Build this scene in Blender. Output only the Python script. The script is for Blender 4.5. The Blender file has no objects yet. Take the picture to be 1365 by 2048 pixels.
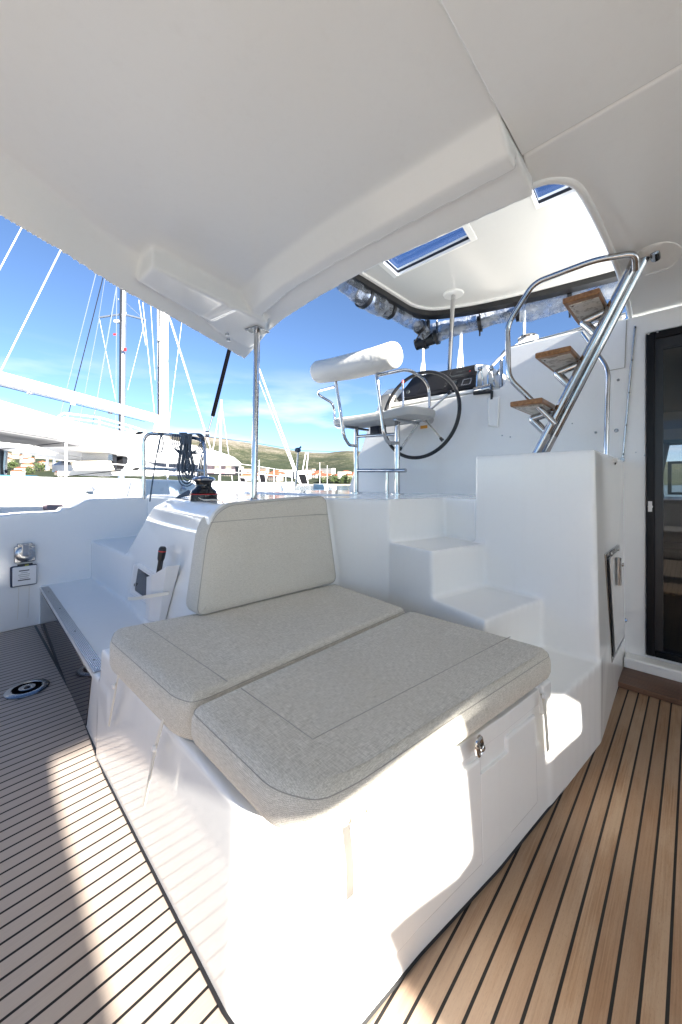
import bpy, bmesh, math, random
from mathutils import Vector, Matrix, noise
R = math.radians
C = bpy.context.scene.collection
sc = bpy.context.scene
random.seed(7)

# ------------------------------------------------------------------ camera
F = 740.0; HY = 966.0; EYE = 1.1; AZ = R(43.7)
CX, CY = math.cos(AZ), math.sin(AZ); RX, RY = math.sin(AZ), -math.cos(AZ)
cam_d = bpy.data.cameras.new('camera'); cam = bpy.data.objects.new('camera', cam_d); C.objects.link(cam)
cam_d.sensor_width = 36; cam_d.sensor_fit = 'AUTO'; cam_d.lens = F / 2048 * 36
cam_d.shift_y = -(1024 - HY) / 2048; cam_d.clip_start = 0.02; cam_d.clip_end = 20000
cam.location = (0, 0, EYE); cam.rotation_euler = (R(90), 0, AZ - R(90))
sc.camera = cam
# ------------------------------------------------------------------ sky, sun, exposure
SUN = Vector((-0.05, -1.0, 0.37)).normalized()
w = bpy.data.worlds.new('World'); sc.world = w; w.use_nodes = True
nt = w.node_tree; bg = nt.nodes['Background']
sky = nt.nodes.new('ShaderNodeTexSky'); sky.sky_type = 'NISHITA'; sky.sun_disc = False
sky.sun_elevation = math.asin(SUN.z); sky.sun_rotation = math.atan2(SUN.x, SUN.y)
sky.air_density = 0.6; sky.dust_density = 0.0; sky.ozone_density = 3.0
tc = nt.nodes.new('ShaderNodeTexCoord')
mp = nt.nodes.new('ShaderNodeMapping'); mp.inputs['Scale'].default_value = (2.2, 2.2, 11)
nz = nt.nodes.new('ShaderNodeTexNoise'); nz.inputs['Scale'].default_value = 1.6; nz.inputs['Detail'].default_value = 7
rp = nt.nodes.new('ShaderNodeValToRGB'); rp.color_ramp.elements[0].position = .50; rp.color_ramp.elements[1].position = .78
sx = nt.nodes.new('ShaderNodeSeparateXYZ')
band = nt.nodes.new('ShaderNodeMapRange'); band.inputs[1].default_value = .30; band.inputs[2].default_value = .18
mul = nt.nodes.new('ShaderNodeMath'); mul.operation = 'MULTIPLY'
mul2 = nt.nodes.new('ShaderNodeMath'); mul2.operation = 'MULTIPLY'; mul2.inputs[1].default_value = .75
mx = nt.nodes.new('ShaderNodeMix'); mx.data_type = 'RGBA'
L = nt.links.new
L(tc.outputs['Generated'], mp.inputs[0]); L(mp.outputs[0], nz.inputs[0]); L(nz.outputs[0], rp.inputs[0])
L(tc.outputs['Generated'], sx.inputs[0]); L(sx.outputs['Z'], band.inputs[0])
L(rp.outputs[0], mul.inputs[0]); L(band.outputs[0], mul.inputs[1]); L(mul.outputs[0], mul2.inputs[0]); L(mul2.outputs[0], mx.inputs[0])
L(sky.outputs[0], mx.inputs['A']); mx.inputs['B'].default_value = (5.6, 5.6, 6.0, 1)
L(mx.outputs['Result'], bg.inputs[0]); bg.inputs[1].default_value = 0.05
sd = bpy.data.lights.new('sun', 'SUN'); so = bpy.data.objects.new('sun', sd); C.objects.link(so)
sd.energy = 5; sd.angle = R(.5); sd.color = (1, .95, .87)
so.rotation_euler = SUN.to_track_quat('Z', 'Y').to_euler(); so.location = (0, -20, 10)
vs = sc.view_settings; vs.view_transform = 'Standard'; vs.look = 'None'; vs.gamma = 1; vs.exposure = 2.5
cy = sc.cycles; cy.max_bounces = 10; cy.diffuse_bounces = 6; cy.glossy_bounces = 5; cy.transparent_max_bounces = 16
cy.sample_clamp_indirect = 6; cy.caustics_reflective = False; cy.caustics_refractive = False; cy.use_denoising = True

# ------------------------------------------------------------------ locating helpers: a photo direction at a real distance
def ray(px, py):
    u = (px - 682.5) / F; v = (HY - py) / F
    return Vector((CX + RX * u, CY + RY * u, v))
def aD(px, py, d): return Vector((0, 0, EYE)) + ray(px, py) * d
def aX(px, py, X): r = ray(px, py); return Vector((0, 0, EYE)) + r * (X / r.x)
def aY(px, py, Y): r = ray(px, py); return Vector((0, 0, EYE)) + r * (Y / r.y)
def aZ(px, py, Z): r = ray(px, py); return Vector((0, 0, EYE)) + r * ((Z - EYE) / r.z)

# ------------------------------------------------------------------ materials
M = {}
def mat(name, col, rough=.5, metal=0, spec=.5, coat=0, **k):
    m = bpy.data.materials.new(name); m.use_nodes = True; M[name] = m
    b = m.node_tree.nodes['Principled BSDF']
    b.inputs['Base Color'].default_value = (*col, 1); b.inputs['Roughness'].default_value = rough
    b.inputs['Metallic'].default_value = metal; b.inputs['Specular IOR Level'].default_value = spec
    b.inputs['Coat Weight'].default_value = coat; b.inputs['Coat Roughness'].default_value = .05
    return m
def N(m, t, **k):
    n = m.node_tree.nodes.new(t)
    for a, v in k.items():
        if a.startswith('i_'): n.inputs[a[2:].replace('_', ' ')].default_value = v
        else: setattr(n, a, v)
    return n
def lk(m, a, b): m.node_tree.links.new(a, b)
def coords(m, scale=(1, 1, 1)):
    t = N(m, 'ShaderNodeTexCoord'); p = N(m, 'ShaderNodeMapping'); p.inputs['Scale'].default_value = scale
    lk(m, t.outputs['Object'], p.inputs[0]); return p.outputs[0]
def noise_n(m, vec, scale, detail=4, rough=.5):
    n = N(m, 'ShaderNodeTexNoise'); n.inputs['Scale'].default_value = scale; n.inputs['Detail'].default_value = detail
    n.inputs['Roughness'].default_value = rough; lk(m, vec, n.inputs['Vector']); return n.outputs[0]
def ramp(m, src, stops):
    r = N(m, 'ShaderNodeValToRGB'); e = r.color_ramp.elements
    while len(e) < len(stops): e.new(.5)
    for q, (p, c) in zip(e, stops): q.position = p; q.color = (*c, 1) if len(c) == 3 else c
    lk(m, src, r.inputs[0]); return r.outputs[0]
def bump(m, h, strength=.2, dist=.01):
    b = N(m, 'ShaderNodeBump'); b.inputs['Strength'].default_value = strength; b.inputs['Distance'].default_value = dist
    lk(m, h, b.inputs['Height']); lk(m, b.outputs[0], m.node_tree.nodes['Principled BSDF'].inputs['Normal'])
def mth(m, op, a, b=None):
    n = N(m, 'ShaderNodeMath', operation=op)
    for i, v in enumerate((a, b)):
        if v is None: continue
        if isinstance(v, (int, float)): n.inputs[i].default_value = v
        else: lk(m, v, n.inputs[i])
    return n.outputs[0]
def mixc(m, f, a, b, mode='MIX'):
    n = N(m, 'ShaderNodeMix', data_type='RGBA', blend_type=mode)
    for i, v in ((0, f), (6, a), (7, b)):
        if isinstance(v, (int, float)): n.inputs[i].default_value = v
        elif isinstance(v, tuple): n.inputs[i].default_value = (*v, 1)
        else: lk(m, v, n.inputs[i])
    return n.outputs[2]
def P(m): return m.node_tree.nodes['Principled BSDF']

def gel(name, col, r0, r1, b=.04):
    m = mat(name, col, r0)
    v = coords(m)
    n = noise_n(m, v, 3, 5)
    lk(m, ramp(m, n, [(.3, (r0,) * 3), (.75, (r1,) * 3)]), P(m).inputs['Roughness'])
    d = noise_n(m, v, 38, 6, .7)
    c = ramp(m, d, [(.28, tuple(x * .985 for x in col)), (.5, col)])
    st_ = noise_n(m, coords(m, (22, 22, 1.3)), 1, 5, .6)
    c = mixc(m, ramp(m, st_, [(.58, (0,) * 3), (.80, (.06,) * 3)]), c, (.52, .49, .43))
    lk(m, c, P(m).inputs['Base Color'])
    bump(m, noise_n(m, v, 2.3, 2), b, .02)
    return m
gel('gelcoat', (.865, .862, .835), .06, .15)
gel('gelcoat_ceiling', (.835, .855, .85), .09, .17, .03)
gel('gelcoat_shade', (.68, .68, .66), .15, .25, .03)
gel('gelcoat_far', (.80, .80, .80), .25, .4)
gel('bulkhead_gel', (.83, .825, .81), .12, .22)
mat('steel', (.52, .52, .525), .06, 1)
mat('steel_dull', (.40, .41, .42), .25, 1)
mat('alu', (.42, .45, .50), .35, .8)
mat('black', (.012, .012, .014), .35)
mat('black_gloss', (.01, .011, .014), .08)
mat('rubber', (.002, .002, .003), .9, spec=.02)
mat('red', (.5, .02, .02), .4)
mat('orange', (.75, .33, .03), .5)
mat('white_plastic', (.78, .77, .75), .35)
mat('dial', (.06, .07, .075), .5, spec=.1)
mat('strap', (.74, .70, .60), .8)
mat('rope', (.12, .145, .175), .9, spec=.2)
mat('rope_white', (.7, .68, .66), .85)
mat('dark_frame', (.006, .006, .007), .35, spec=.2)
mat('interior', (.36, .34, .31), .6)
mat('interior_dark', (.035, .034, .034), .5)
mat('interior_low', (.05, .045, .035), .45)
mat('curtain', (.28, .25, .21), .9)
mat('beige', (.60, .53, .42), .7)
mat('pink_glass', (.22, .16, .18), .1)
mat('navy', (.02, .03, .06), .4)
mat('canvas_blue', (.05, .25, .45), .7)
mat('leaf', (.05, .075, .02), .9)
mat('trunk', (.08, .06, .04), .9)
mat('house_wall', (.42, .40, .37), .9); mat('house_wall_b', (.33, .28, .23), .9)
mat('house_roof', (.30, .075, .030), .9); mat('house_roof_b', (.22, .06, .03), .9); mat('house_glass', (.08, .09, .1), .3)
# hanging smoked glass
def glass(name, col, alpha, rough=.02):
    m = mat(name, col, rough); nt = m.node_tree
    tr = N(m, 'ShaderNodeBsdfTransparent'); tr.inputs[0].default_value = (*col, 1)
    gl = N(m, 'ShaderNodeBsdfGlossy'); gl.inputs['Roughness'].default_value = rough
    lw = N(m, 'ShaderNodeLayerWeight'); lw.inputs[0].default_value = .5
    f_ = mth(m, 'ADD', mth(m, 'MULTIPLY', mth(m, 'POWER', lw.outputs['Facing'], 5), .5), .03)
    ms = N(m, 'ShaderNodeMixShader'); lk(m, f_, ms.inputs[0]); lk(m, tr.outputs[0], ms.inputs[1]); lk(m, gl.outputs[0], ms.inputs[2])
    lk(m, ms.outputs[0], nt.nodes['Material Output'].inputs[0]); return m
glass('skylight_glass', (.78, .84, .95), .5)
glass('door_glass', (.72, .72, .71), .5); glass('clear_glass', (.95, .96, .97), .5)
m = mat('smoked', (.035, .030, .033), .04, spec=.22)
m = mat('canvas', (.84, .84, .83), .8)
tl = N(m, 'ShaderNodeBsdfTranslucent'); tl.inputs[0].default_value = (.80, .82, .84, 1)  # translucent, so the unseen sheet fills the cockpit with sunlight
ms = N(m, 'ShaderNodeMixShader'); ms.inputs[0].default_value = .55; lk(m, P(m).outputs[0], ms.inputs[1]); lk(m, tl.outputs[0], ms.inputs[2]); lk(m, ms.outputs[0], m.node_tree.nodes['Material Output'].inputs[0])
# clear vinyl: crumpled
m = mat('vinyl', (.34, .37, .42), .10); v = coords(m, (1, 1, 1))
n = noise_n(m, v, 6, 4, .55); bump(m, n, 1.0, .06)
P(m).inputs['Transmission Weight'].default_value = 0
tr = N(m, 'ShaderNodeBsdfTransparent'); tr.inputs[0].default_value = (.86, .9, .95, 1)
ms = N(m, 'ShaderNodeMixShader'); lk(m, ramp(m, noise_n(m, v, 8, 4, .6), [(.40, (.25,) * 3), (.62, (.8,) * 3)]), ms.inputs[0])
lk(m, tr.outputs[0], ms.inputs[1]); lk(m, P(m).outputs[0], ms.inputs[2]); lk(m, ms.outputs[0], m.node_tree.nodes['Material Output'].inputs[0])
# teak
m = mat('teak', (.4, .3, .2), .55, spec=.25); v = coords(m)
s = N(m, 'ShaderNodeSeparateXYZ'); lk(m, v, s.inputs[0])
wob = noise_n(m, v, 1.4, 2)
yy = mth(m, 'DIVIDE', mth(m, 'ADD', s.outputs[1], 0.002), .0428)
fr = mth(m, 'FRACT', yy); idn = mth(m, 'FLOOR', yy)
edge = mth(m, 'ABSOLUTE', mth(m, 'SUBTRACT', fr, .5))
seam = ramp(m, edge, [(.420, (0,) * 3), (.430, (1,) * 3)])
wn = N(m, 'ShaderNodeTexWhiteNoise', noise_dimensions='1D'); lk(m, idn, wn.inputs['W'])
pv = N(m, 'ShaderNodeCombineXYZ'); lk(m, mth(m, 'MULTIPLY', s.outputs[0], 4), pv.inputs[0]); lk(m, mth(m, 'MULTIPLY', s.outputs[1], 260), pv.inputs[1]); lk(m, mth(m, 'MULTIPLY', wn.outputs[0], 40), pv.inputs[2])
g1 = noise_n(m, pv.outputs[0], 1.0, 6, .65)
pv2 = N(m, 'ShaderNodeCombineXYZ'); lk(m, mth(m, 'MULTIPLY', s.outputs[0], 2.0), pv2.inputs[0]); lk(m, mth(m, 'MULTIPLY', s.outputs[1], 9), pv2.inputs[1]); lk(m, mth(m, 'MULTIPLY', wn.outputs[0], 13), pv2.inputs[2])
g2 = noise_n(m, pv2.outputs[0], 1.6, 5, .6)
g3 = noise_n(m, coords(m, (90, 700, 1)), 1.0, 3, .6)
wood = ramp(m, g1, [(.25, (.155, .085, .045)), (.5, (.275, .165, .095)), (.8, (.39, .26, .165))])
wood = mixc(m, ramp(m, g2, [(.38, (0,) * 3), (.62, (.75,) * 3)]), wood, (.38, .275, .19))
wood = mixc(m, mth(m, 'MULTIPLY', wn.outputs[0], .5), wood, (.215, .13, .08))
wood = mixc(m, ramp(m, g3, [(.55, (0,) * 3), (.72, (.35,) * 3)]), wood, (.10, .065, .045))
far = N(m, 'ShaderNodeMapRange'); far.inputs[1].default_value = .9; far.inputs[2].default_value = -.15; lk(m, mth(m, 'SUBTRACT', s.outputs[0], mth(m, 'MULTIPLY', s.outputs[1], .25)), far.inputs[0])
wood = mixc(m, mth(m, 'MULTIPLY', far.outputs[0], .72), wood, (.56, .49, .43))  # paler towards the left deck: its shade is lifted in the colour
col = mixc(m, seam, wood, (.012, .011, .011)); lk(m, col, P(m).inputs['Base Color'])
lk(m, ramp(m, seam, [(0, (.58,) * 3), (1, (.7,) * 3)]), P(m).inputs['Roughness'])
bump(m, mth(m, 'ADD', mth(m, 'MULTIPLY', g1, .25), mth(m, 'MULTIPLY', seam, -1)), .25, .002)
# dark threshold boards
m = mat('threshold', (.2, .1, .06), .5); v = coords(m); s = N(m, 'ShaderNodeSeparateXYZ'); lk(m, v, s.inputs[0])
fr = mth(m, 'FRACT', mth(m, 'DIVIDE', s.outputs[0], .016)); sm = ramp(m, fr, [(.2, (1,) * 3), (.3, (0,) * 3)])
g = noise_n(m, coords(m, (200, 6, 1)), 1, 4)
lk(m, mixc(m, sm, ramp(m, g, [(.3, (.11, .055, .032)), (.7, (.19, .10, .06))]), (.03, .016, .01)), P(m).inputs['Base Color'])
# varnished tread wood
m = mat('tread_wood', (.3, .15, .05), .3); g = noise_n(m, coords(m, (12, 80, 80)), 1, 4)
lk(m, ramp(m, g, [(.3, (.20, .085, .025)), (.7, (.36, .18, .07))]), P(m).inputs['Base Color'])
m = mat('bare_panel', (.6, .58, .54), .4); lk(m, ramp(m, noise_n(m, coords(m), 28, 5, .7), [(.38, (.30, .28, .24)), (.5, (.66, .64, .60))]), P(m).inputs['Base Color'])
# fabric
def fabric(name, c0, c1, c2, k=1.0):
    m = mat(name, c1, .9, spec=.15); m_ = m
    a = noise_n(m, coords(m, (50 * k, 620 * k, 620 * k)), 1, 2, .6); b = noise_n(m, coords(m, (620 * k, 50 * k, 620 * k)), 1, 2, .6)
    s = N(m, 'ShaderNodeSeparateXYZ'); lk(m, coords(m), s.inputs[0])
    kk = 2 * math.pi / .0042 * k
    wx = mth(m, 'SINE', mth(m, 'MULTIPLY', s.outputs[0], kk)); wy = mth(m, 'SINE', mth(m, 'MULTIPLY', mth(m, 'ADD', s.outputs[1], s.outputs[2]), kk))
    wv = mth(m, 'MULTIPLY', wx, wy)
    sm = mth(m, 'ADD', mth(m, 'MULTIPLY', mth(m, 'ADD', a, b), .5), mth(m, 'MULTIPLY', wv, .10))
    col = ramp(m, sm, [(.34, c0), (.5, c1), (.66, c2)])
    st = noise_n(m, coords(m), 3.5, 4, .6)
    col = mixc(m, ramp(m, st, [(.45, (0,) * 3), (.75, (.28,) * 3)]), col, tuple(x * .80 * y for x, y in zip(c1, (1, .95, .85))))
    lk(m, col, P(m).inputs['Base Color']); bump(m, mth(m, 'ADD', sm, mth(m, 'MULTIPLY', noise_n(m, coords(m, (1, 1.6, 1)), 7, 3, .5), 5)), .5, .0022)
    P(m).inputs['Sheen Weight'].default_value = .15
fabric('fabric', (.38, .36, .305), (.60, .57, .50), (.80, .77, .70), 1.12)
fabric('fabric_back', (.47, .445, .38), (.61, .58, .51), (.73, .70, .62), 1.5)
m = mat('seam', (.36, .345, .31), .9)
m = mat('vinyl_white', (.66, .645, .60), .42); bump(m, noise_n(m, coords(m), 14, 4), .35, .02)
m = mat('seat_grey', (.50, .49, .46), .5); bump(m, noise_n(m, coords(m), 9, 4), .3, .02)
# canvas cover, mast wear
m = mat('mast_white', (.78, .78, .78), .35)
m = mat('mast_fabric', (.66, .55, .40), .8)
# water
m = mat('water', (.02, .06, .08), .08); bump(m, noise_n(m, coords(m, (1, 1.6, 1)), 1.6, 5), .5, .15)
# hills
m = mat('hill', (.3, .3, .2), .95, spec=.1); v = coords(m, (.001, .001, .001))
a = noise_n(m, v, 5, 9, .68); b = noise_n(m, v, 55, 6, .75); c = noise_n(m, v, 190, 3, .6)
s = N(m, 'ShaderNodeSeparateXYZ'); lk(m, coords(m), s.inputs[0])
hh = mth(m, 'DIVIDE', s.outputs[2], 520)
f = mth(m, 'SUBTRACT', mth(m, 'ADD', mth(m, 'MULTIPLY', a, .6), mth(m, 'ADD', mth(m, 'MULTIPLY', b, .8), mth(m, 'MULTIPLY', c, .5))), mth(m, 'MULTIPLY', hh, .55))
col = ramp(m, f, [(.55, (.25, .225, .19)), (.70, (.175, .155, .115)), (.80, (.075, .08, .045)), (.93, (.035, .045, .025))])
lk(m, col, P(m).inputs['Base Color'])

# ------------------------------------------------------------------ mesh helpers
class MB:
    def __init__(s): s.v = []; s.f = []
    def add(s, vs, fs):
        o = len(s.v); s.v += [Vector(q) for q in vs]; s.f += [[i + o for i in f] for f in fs]; return s
    def box(s, lo, hi, mtx=None):
        vs = [Vector((x, y, z)) for z in (lo[2], hi[2]) for y in (lo[1], hi[1]) for x in (lo[0], hi[0])]
        if mtx: vs = [mtx @ q for q in vs]
        return s.add(vs, [(0, 2, 3, 1), (4, 5, 7, 6), (0, 1, 5, 4), (2, 6, 7, 3), (0, 4, 6, 2), (1, 3, 7, 5)])
    def loft(s, loops):
        n = len(loops[0]); vs = [q for l in loops for q in l]
        fs = [[k * n + i, k * n + (i + 1) % n, (k + 1) * n + (i + 1) % n, (k + 1) * n + i] for k in range(len(loops) - 1) for i in range(n)]
        fs += [list(range(n))[::-1], [(len(loops) - 1) * n + i for i in range(n)]]
        return s.add(vs, fs)
    def prism(s, poly, z0, z1): return s.loft([[(x, y, z0) for x, y in poly], [(x, y, z1) for x, y in poly]])
    def tube(s, pts, r, n=10, rend=None):
        pts = [Vector(p) for p in pts]; T = []
        for i in range(len(pts)):
            a = pts[max(i - 1, 0)]; b = pts[min(i + 1, len(pts) - 1)]; T.append((b - a).normalized())
        up = Vector((0, 0, 1)) if abs(T[0].z) < .9 else Vector((1, 0, 0))
        u = T[0].cross(up).normalized(); loops = []
        for i, p in enumerate(pts):
            if i: u = (u - T[i] * u.dot(T[i])).normalized()
            vv = T[i].cross(u)
            rr = r[i] if isinstance(r, (list, tuple)) else r
            loops.append([p + (u * math.cos(k * 2 * math.pi / n) + vv * math.sin(k * 2 * math.pi / n)) * rr for k in range(n)])
        return s.loft(loops)
    def lathe(s, prof, o, ax=(0, 0, 1), n=28):
        q = Vector(ax).normalized().to_track_quat('Z', 'Y'); o = Vector(o)
        return s.loft([[o + q @ Vector((r * math.cos(k * 2 * math.pi / n), r * math.sin(k * 2 * math.pi / n), z)) for k in range(n)] for r, z in prof])
    def build(s, name, m, parent=None, smooth=False, bevel=0, seg=3, voxel=0, sm=6, sub=0):
        me = bpy.data.meshes.new(name); me.from_pydata([tuple(q) for q in s.v], [], s.f)
        bm = bmesh.new(); bm.from_mesh(me)
        bmesh.ops.recalc_face_normals(bm, faces=bm.faces[:]); bm.to_mesh(me); bm.free()
        ob = bpy.data.objects.new(name, me); C.objects.link(ob); me.materials.append(M[m] if isinstance(m, str) else m)
        if parent: ob.parent = parent
        if smooth or bevel or voxel:
            for p in me.polygons: p.use_smooth = True
        if voxel:
            md = ob.modifiers.new('remesh', 'REMESH'); md.mode = 'VOXEL'; md.voxel_size = voxel; md.use_smooth_shade = True
            md = ob.modifiers.new('smooth', 'SMOOTH'); md.iterations = sm; md.factor = .5
        if bevel:
            md = ob.modifiers.new('bevel', 'BEVEL'); md.width = bevel; md.segments = seg; md.limit_method = 'ANGLE'; md.angle_limit = R(28)
            md.harden_normals = True
        elif smooth and not voxel:
            for e in me.edges: pass
            try: me.set_sharp_from_angle(angle=R(40))
            except Exception: pass
        return ob
def fillet(pts, r, n=5):
    pts = [Vector(p) for p in pts]; out = [pts[0]]
    for i in range(1, len(pts) - 1):
        a, b, c = pts[i - 1], pts[i], pts[i + 1]; rr = min(r, (a - b).length * .45, (c - b).length * .45)
        p0 = b + (a - b).normalized() * rr; p1 = b + (c - b).normalized() * rr
        for k in range(n + 1):
            t = k / n; out.append(p0 * (1 - t) ** 2 + b * 2 * t * (1 - t) + p1 * t * t)
    out.append(pts[-1]); return out
def rounded(poly, r, n=5):
    out = []; N_ = len(poly)
    for i in range(N_):
        a, b, c = Vector(poly[i - 1]), Vector(poly[i]), Vector(poly[(i + 1) % N_]); rr = min(r, (a - b).length * .45, (c - b).length * .45)
        p0 = b + (a - b).normalized() * rr; p1 = b + (c - b).normalized() * rr
        for k in range(n + 1):
            t = k / n; out.append(p0 * (1 - t) ** 2 + b * 2 * t * (1 - t) + p1 * t * t)
    return out
def cat_spline(pts, n=6):
    pts = [Vector(p) for p in pts]; out = []
    for i in range(len(pts) - 1):
        p0 = pts[max(i - 1, 0)]; p1 = pts[i]; p2 = pts[i + 1]; p3 = pts[min(i + 2, len(pts) - 1)]
        for k in range(n):
            t = k / n
            out.append(.5 * ((2 * p1) + (p2 - p0) * t + (2 * p0 - 5 * p1 + 4 * p2 - p3) * t * t + (3 * p1 - p0 - 3 * p2 + p3) * t ** 3))
    out.append(pts[-1]); return out
def tag(o, label, cat, group=None, kind=None):
    if label: o['label'] = label
    if cat: o['category'] = cat
    if group: o['group'] = group
    if kind: o['kind'] = kind
    return o
def thing(name, loc, label, cat, group=None):
    o = bpy.data.objects.new(name, None); o.empty_display_size = .1; C.objects.link(o); o.location = loc
    return tag(o, label, cat, group)
_build = MB.build
def part(mb, name, m, parent, **k):
    """link a part whose vertices are in world space under a thing standing at its own base"""
    off = Vector(parent.location); p = parent
    while p.parent: p = p.parent; off += Vector(p.location)
    for i in range(len(mb.v)): mb.v[i] = mb.v[i] - off
    return _build(mb, name, m, parent, **k)
def slab_holes(outer, holes, z0, z1):
    """closed slab with holes; outer/holes are xy lists -> MB"""
    bm = bmesh.new(); loops = []
    for lp in [outer] + holes:
        vs = [bm.verts.new((p[0], p[1], z0)) for p in lp]
        for i in range(len(vs)): bm.edges.new((vs[i], vs[(i + 1) % len(vs)]))
    bmesh.ops.triangle_fill(bm, edges=bm.edges[:], use_beauty=True, use_dissolve=False)
    r = bmesh.ops.extrude_face_region(bm, geom=bm.faces[:])
    for q in r['geom']:
        if isinstance(q, bmesh.types.BMVert): q.co.z = z1
    bm.verts.index_update(); mb = MB(); mb.add([q.co.copy() for q in bm.verts], [[q.index for q in f.verts] for f in bm.faces]); bm.free(); return mb
def swap(mb, fn):
    mb.v = [Vector(fn(q)) for q in mb.v]; return mb

# ================================================================== SETTING
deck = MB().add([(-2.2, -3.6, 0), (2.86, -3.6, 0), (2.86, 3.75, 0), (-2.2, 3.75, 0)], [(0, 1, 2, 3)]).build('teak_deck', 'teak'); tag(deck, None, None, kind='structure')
sea = MB().add([(-6000, -6000, -1.25), (6000, -6000, -1.25), (6000, 6000, -1.25), (-6000, 6000, -1.25)], [(0, 1, 2, 3)]).build('water', 'water'); tag(sea, None, None, kind='structure')
# own hulls below the cockpit sole (keep the deck from floating)
MBh = MB().box((-2.2, -3.6, -1.3), (2.86, 3.9, -.02))
tag(MBh.build('hull', 'gelcoat_far'), 'white underbody of the catamaran beneath the cockpit floor', 'hull')

# ---- one-piece white moulding: lounge base, side steps, backrest shell, stairs, helm platform, pedestal
mb = MB()
lb = [(.392, 1.75), (.388, .70), (.40, .60), (.44, .53), (.51, .495), (.60, .483), (.75, .462), (1.07, .402), (1.42, .352), (1.42, 1.75)]
mb.loft([[(x, y, -.05) for x, y in lb], [(x + (.02 if x < .5 else 0), y + (.012 if y < .6 else 0), .425) for x, y in lb]])
mb.prism([(.400, 1.6), (.462, 3.70), (1.0, 3.70), (1.0, 1.6)], -.05, .298)
mb.box((.80, 2.5, -.05), (2.0, 3.70, .615))
sh0 = [(.70, 1.45), (.80, 2.95), (2.0, 2.95), (2.0, 1.45)]
mb.loft([[(x, y, .0) for x, y in sh0], [(.715, 1.47, .60), (.815, 2.84, .60), (2., 2.84, .6), (2., 1.47, .6)],
         [(.745, 1.51, .88), (.85, 2.56, .86), (2., 2.75, .86), (2., 1.51, .88)],
         [(.775, 1.525, .955), (.88, 2.50, .945), (2., 2.7, .945), (2., 1.525, .955)],
         [(.84, 1.55, 1.005), (.95, 2.42, 1.0), (2., 2.65, 1.0), (2., 1.55, 1.005)]])
mb.box((1.15, 2.2, 0), (3.3, 3.42, 1.0))
pA, pB, pC, pD, pE, pG = (1.405, .352), (1.432, .59), (1.53, .88), (1.608, 1.18), (1.500, 1.5), (1.47, 1.75)
mb.prism([pA, pB, (2.1, .59), (2.1, .30), (1.90, .286)], -.05, .34)
mb.prism([pB, pC, (2.1, .80), (2.1, .48), (1.865, .515)], -.05, .562)
mb.prism([pC, pD, (2.1, 1.10), (2.1, .76), (1.94, .79)], -.05, .782)
mb.prism([pD, pE, pG, (2.1, 1.75), (2.1, 1.08), (2.04, 1.09)], -.05, 1.012)
mb.prism([pA, pB, pC, pD, pE, pG, (1.9, 1.75), (1.9, .352)], -.05, .33)
mb.prism([(1.40, .353), (1.905, .289), (2.84, .310), (2.84, .9), (1.40, .9)], -.05, .34)
mb.prism([(2.04, 3.3), (2.04, 1.09), (1.955, .85), (2.0, .6), (3.3, .6), (3.3, 3.3)], 0, 1.012)
pedo = [(1.905, .286), (2.84, .305), (2.84, .87), (1.955, .87), (1.90, .62)]; pedt = [(1.862, .305), (2.84, .312), (2.84, .85), (1.93, .85), (1.885, .60)]
mb.loft([[(x, y, -.05) for x, y in pedo], [(x, y, 1.243) for x, y in pedt]])
base = mb.build('cockpit_moulding', 'gelcoat', voxel=.0085, sm=9)
tag(base, 'glossy white moulded island carrying the sunbed, the stairs and the helm platform', 'boat moulding')

# black caulk line round the foot of the island
ol = [(.425, 3.67), (.42, 2.2), (.388, 1.6), (.383, .70), (.395, .60), (.436, .525), (.51, .49), (.60, .478), (.75, .457), (1.07, .397), (1.42, .347), (1.94, .294), (2.80, .303)]
ip = [Vector((x, y, 0)) for x, y in ol]
L_, I_ = [], []
for i, p in enumerate(ip):
    t = (ip[min(i + 1, len(ip) - 1)] - ip[max(i - 1, 0)]).normalized(); nrm = Vector((t.y, -t.x, 0))
    if nrm.dot(p - Vector((1.2, 1.6, 0))) < 0: nrm = -nrm
    L_.append(p + nrm * .0005 + Vector((0, 0, .004))); I_.append(p - nrm * .014 + Vector((0, 0, .004)))
q = MB()
for i in range(len(ip) - 1): q.add([L_[i], L_[i + 1], I_[i + 1], I_[i]], [(0, 1, 2, 3)])
tag(q.build('caulk_line', 'black'), 'black sealing line along the foot of the white island', 'caulking')

# ---- port side wall of the cockpit
pw = MB().box((-2.2, 3.68, 0), (.42, 3.86, .865)).box((.30, 3.68, 0), (.80, 3.86, .872))
pw.prism([(.6, 3.68), (3.3, 3.68), (3.3, 3.86), (.6, 3.86)], 0, .90)
pw.loft([[(.62, 3.68, .80), (.62, 3.86, .80), (.62, 3.86, .87), (.62, 3.68, .87)], [(.78, 3.68, .8), (.78, 3.86, .8), (.78, 3.86, .965), (.78, 3.68, .965)], [(3.3, 3.68, .8), (3.3, 3.86, .8), (3.3, 3.86, .985), (3.3, 3.68, .985)]])
pw = pw.build('cockpit_side_wall', 'gelcoat', voxel=.014, sm=4)
tag(pw, 'low white side wall of the cockpit behind the floor drain', 'side wall')
sw = MB().box((-2.2, -3.72, 0), (2.86, -3.6, .87)).build('cockpit_side_wall', 'gelcoat_far', bevel=.02)
tag(sw, 'low white side wall of the cockpit on the sunny side', 'side wall')

# ---- bulkhead with door, helm console front
def YZ(q): return (q[2], q[0], q[1])   # slab drawn in (y,z), thickness along x
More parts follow.
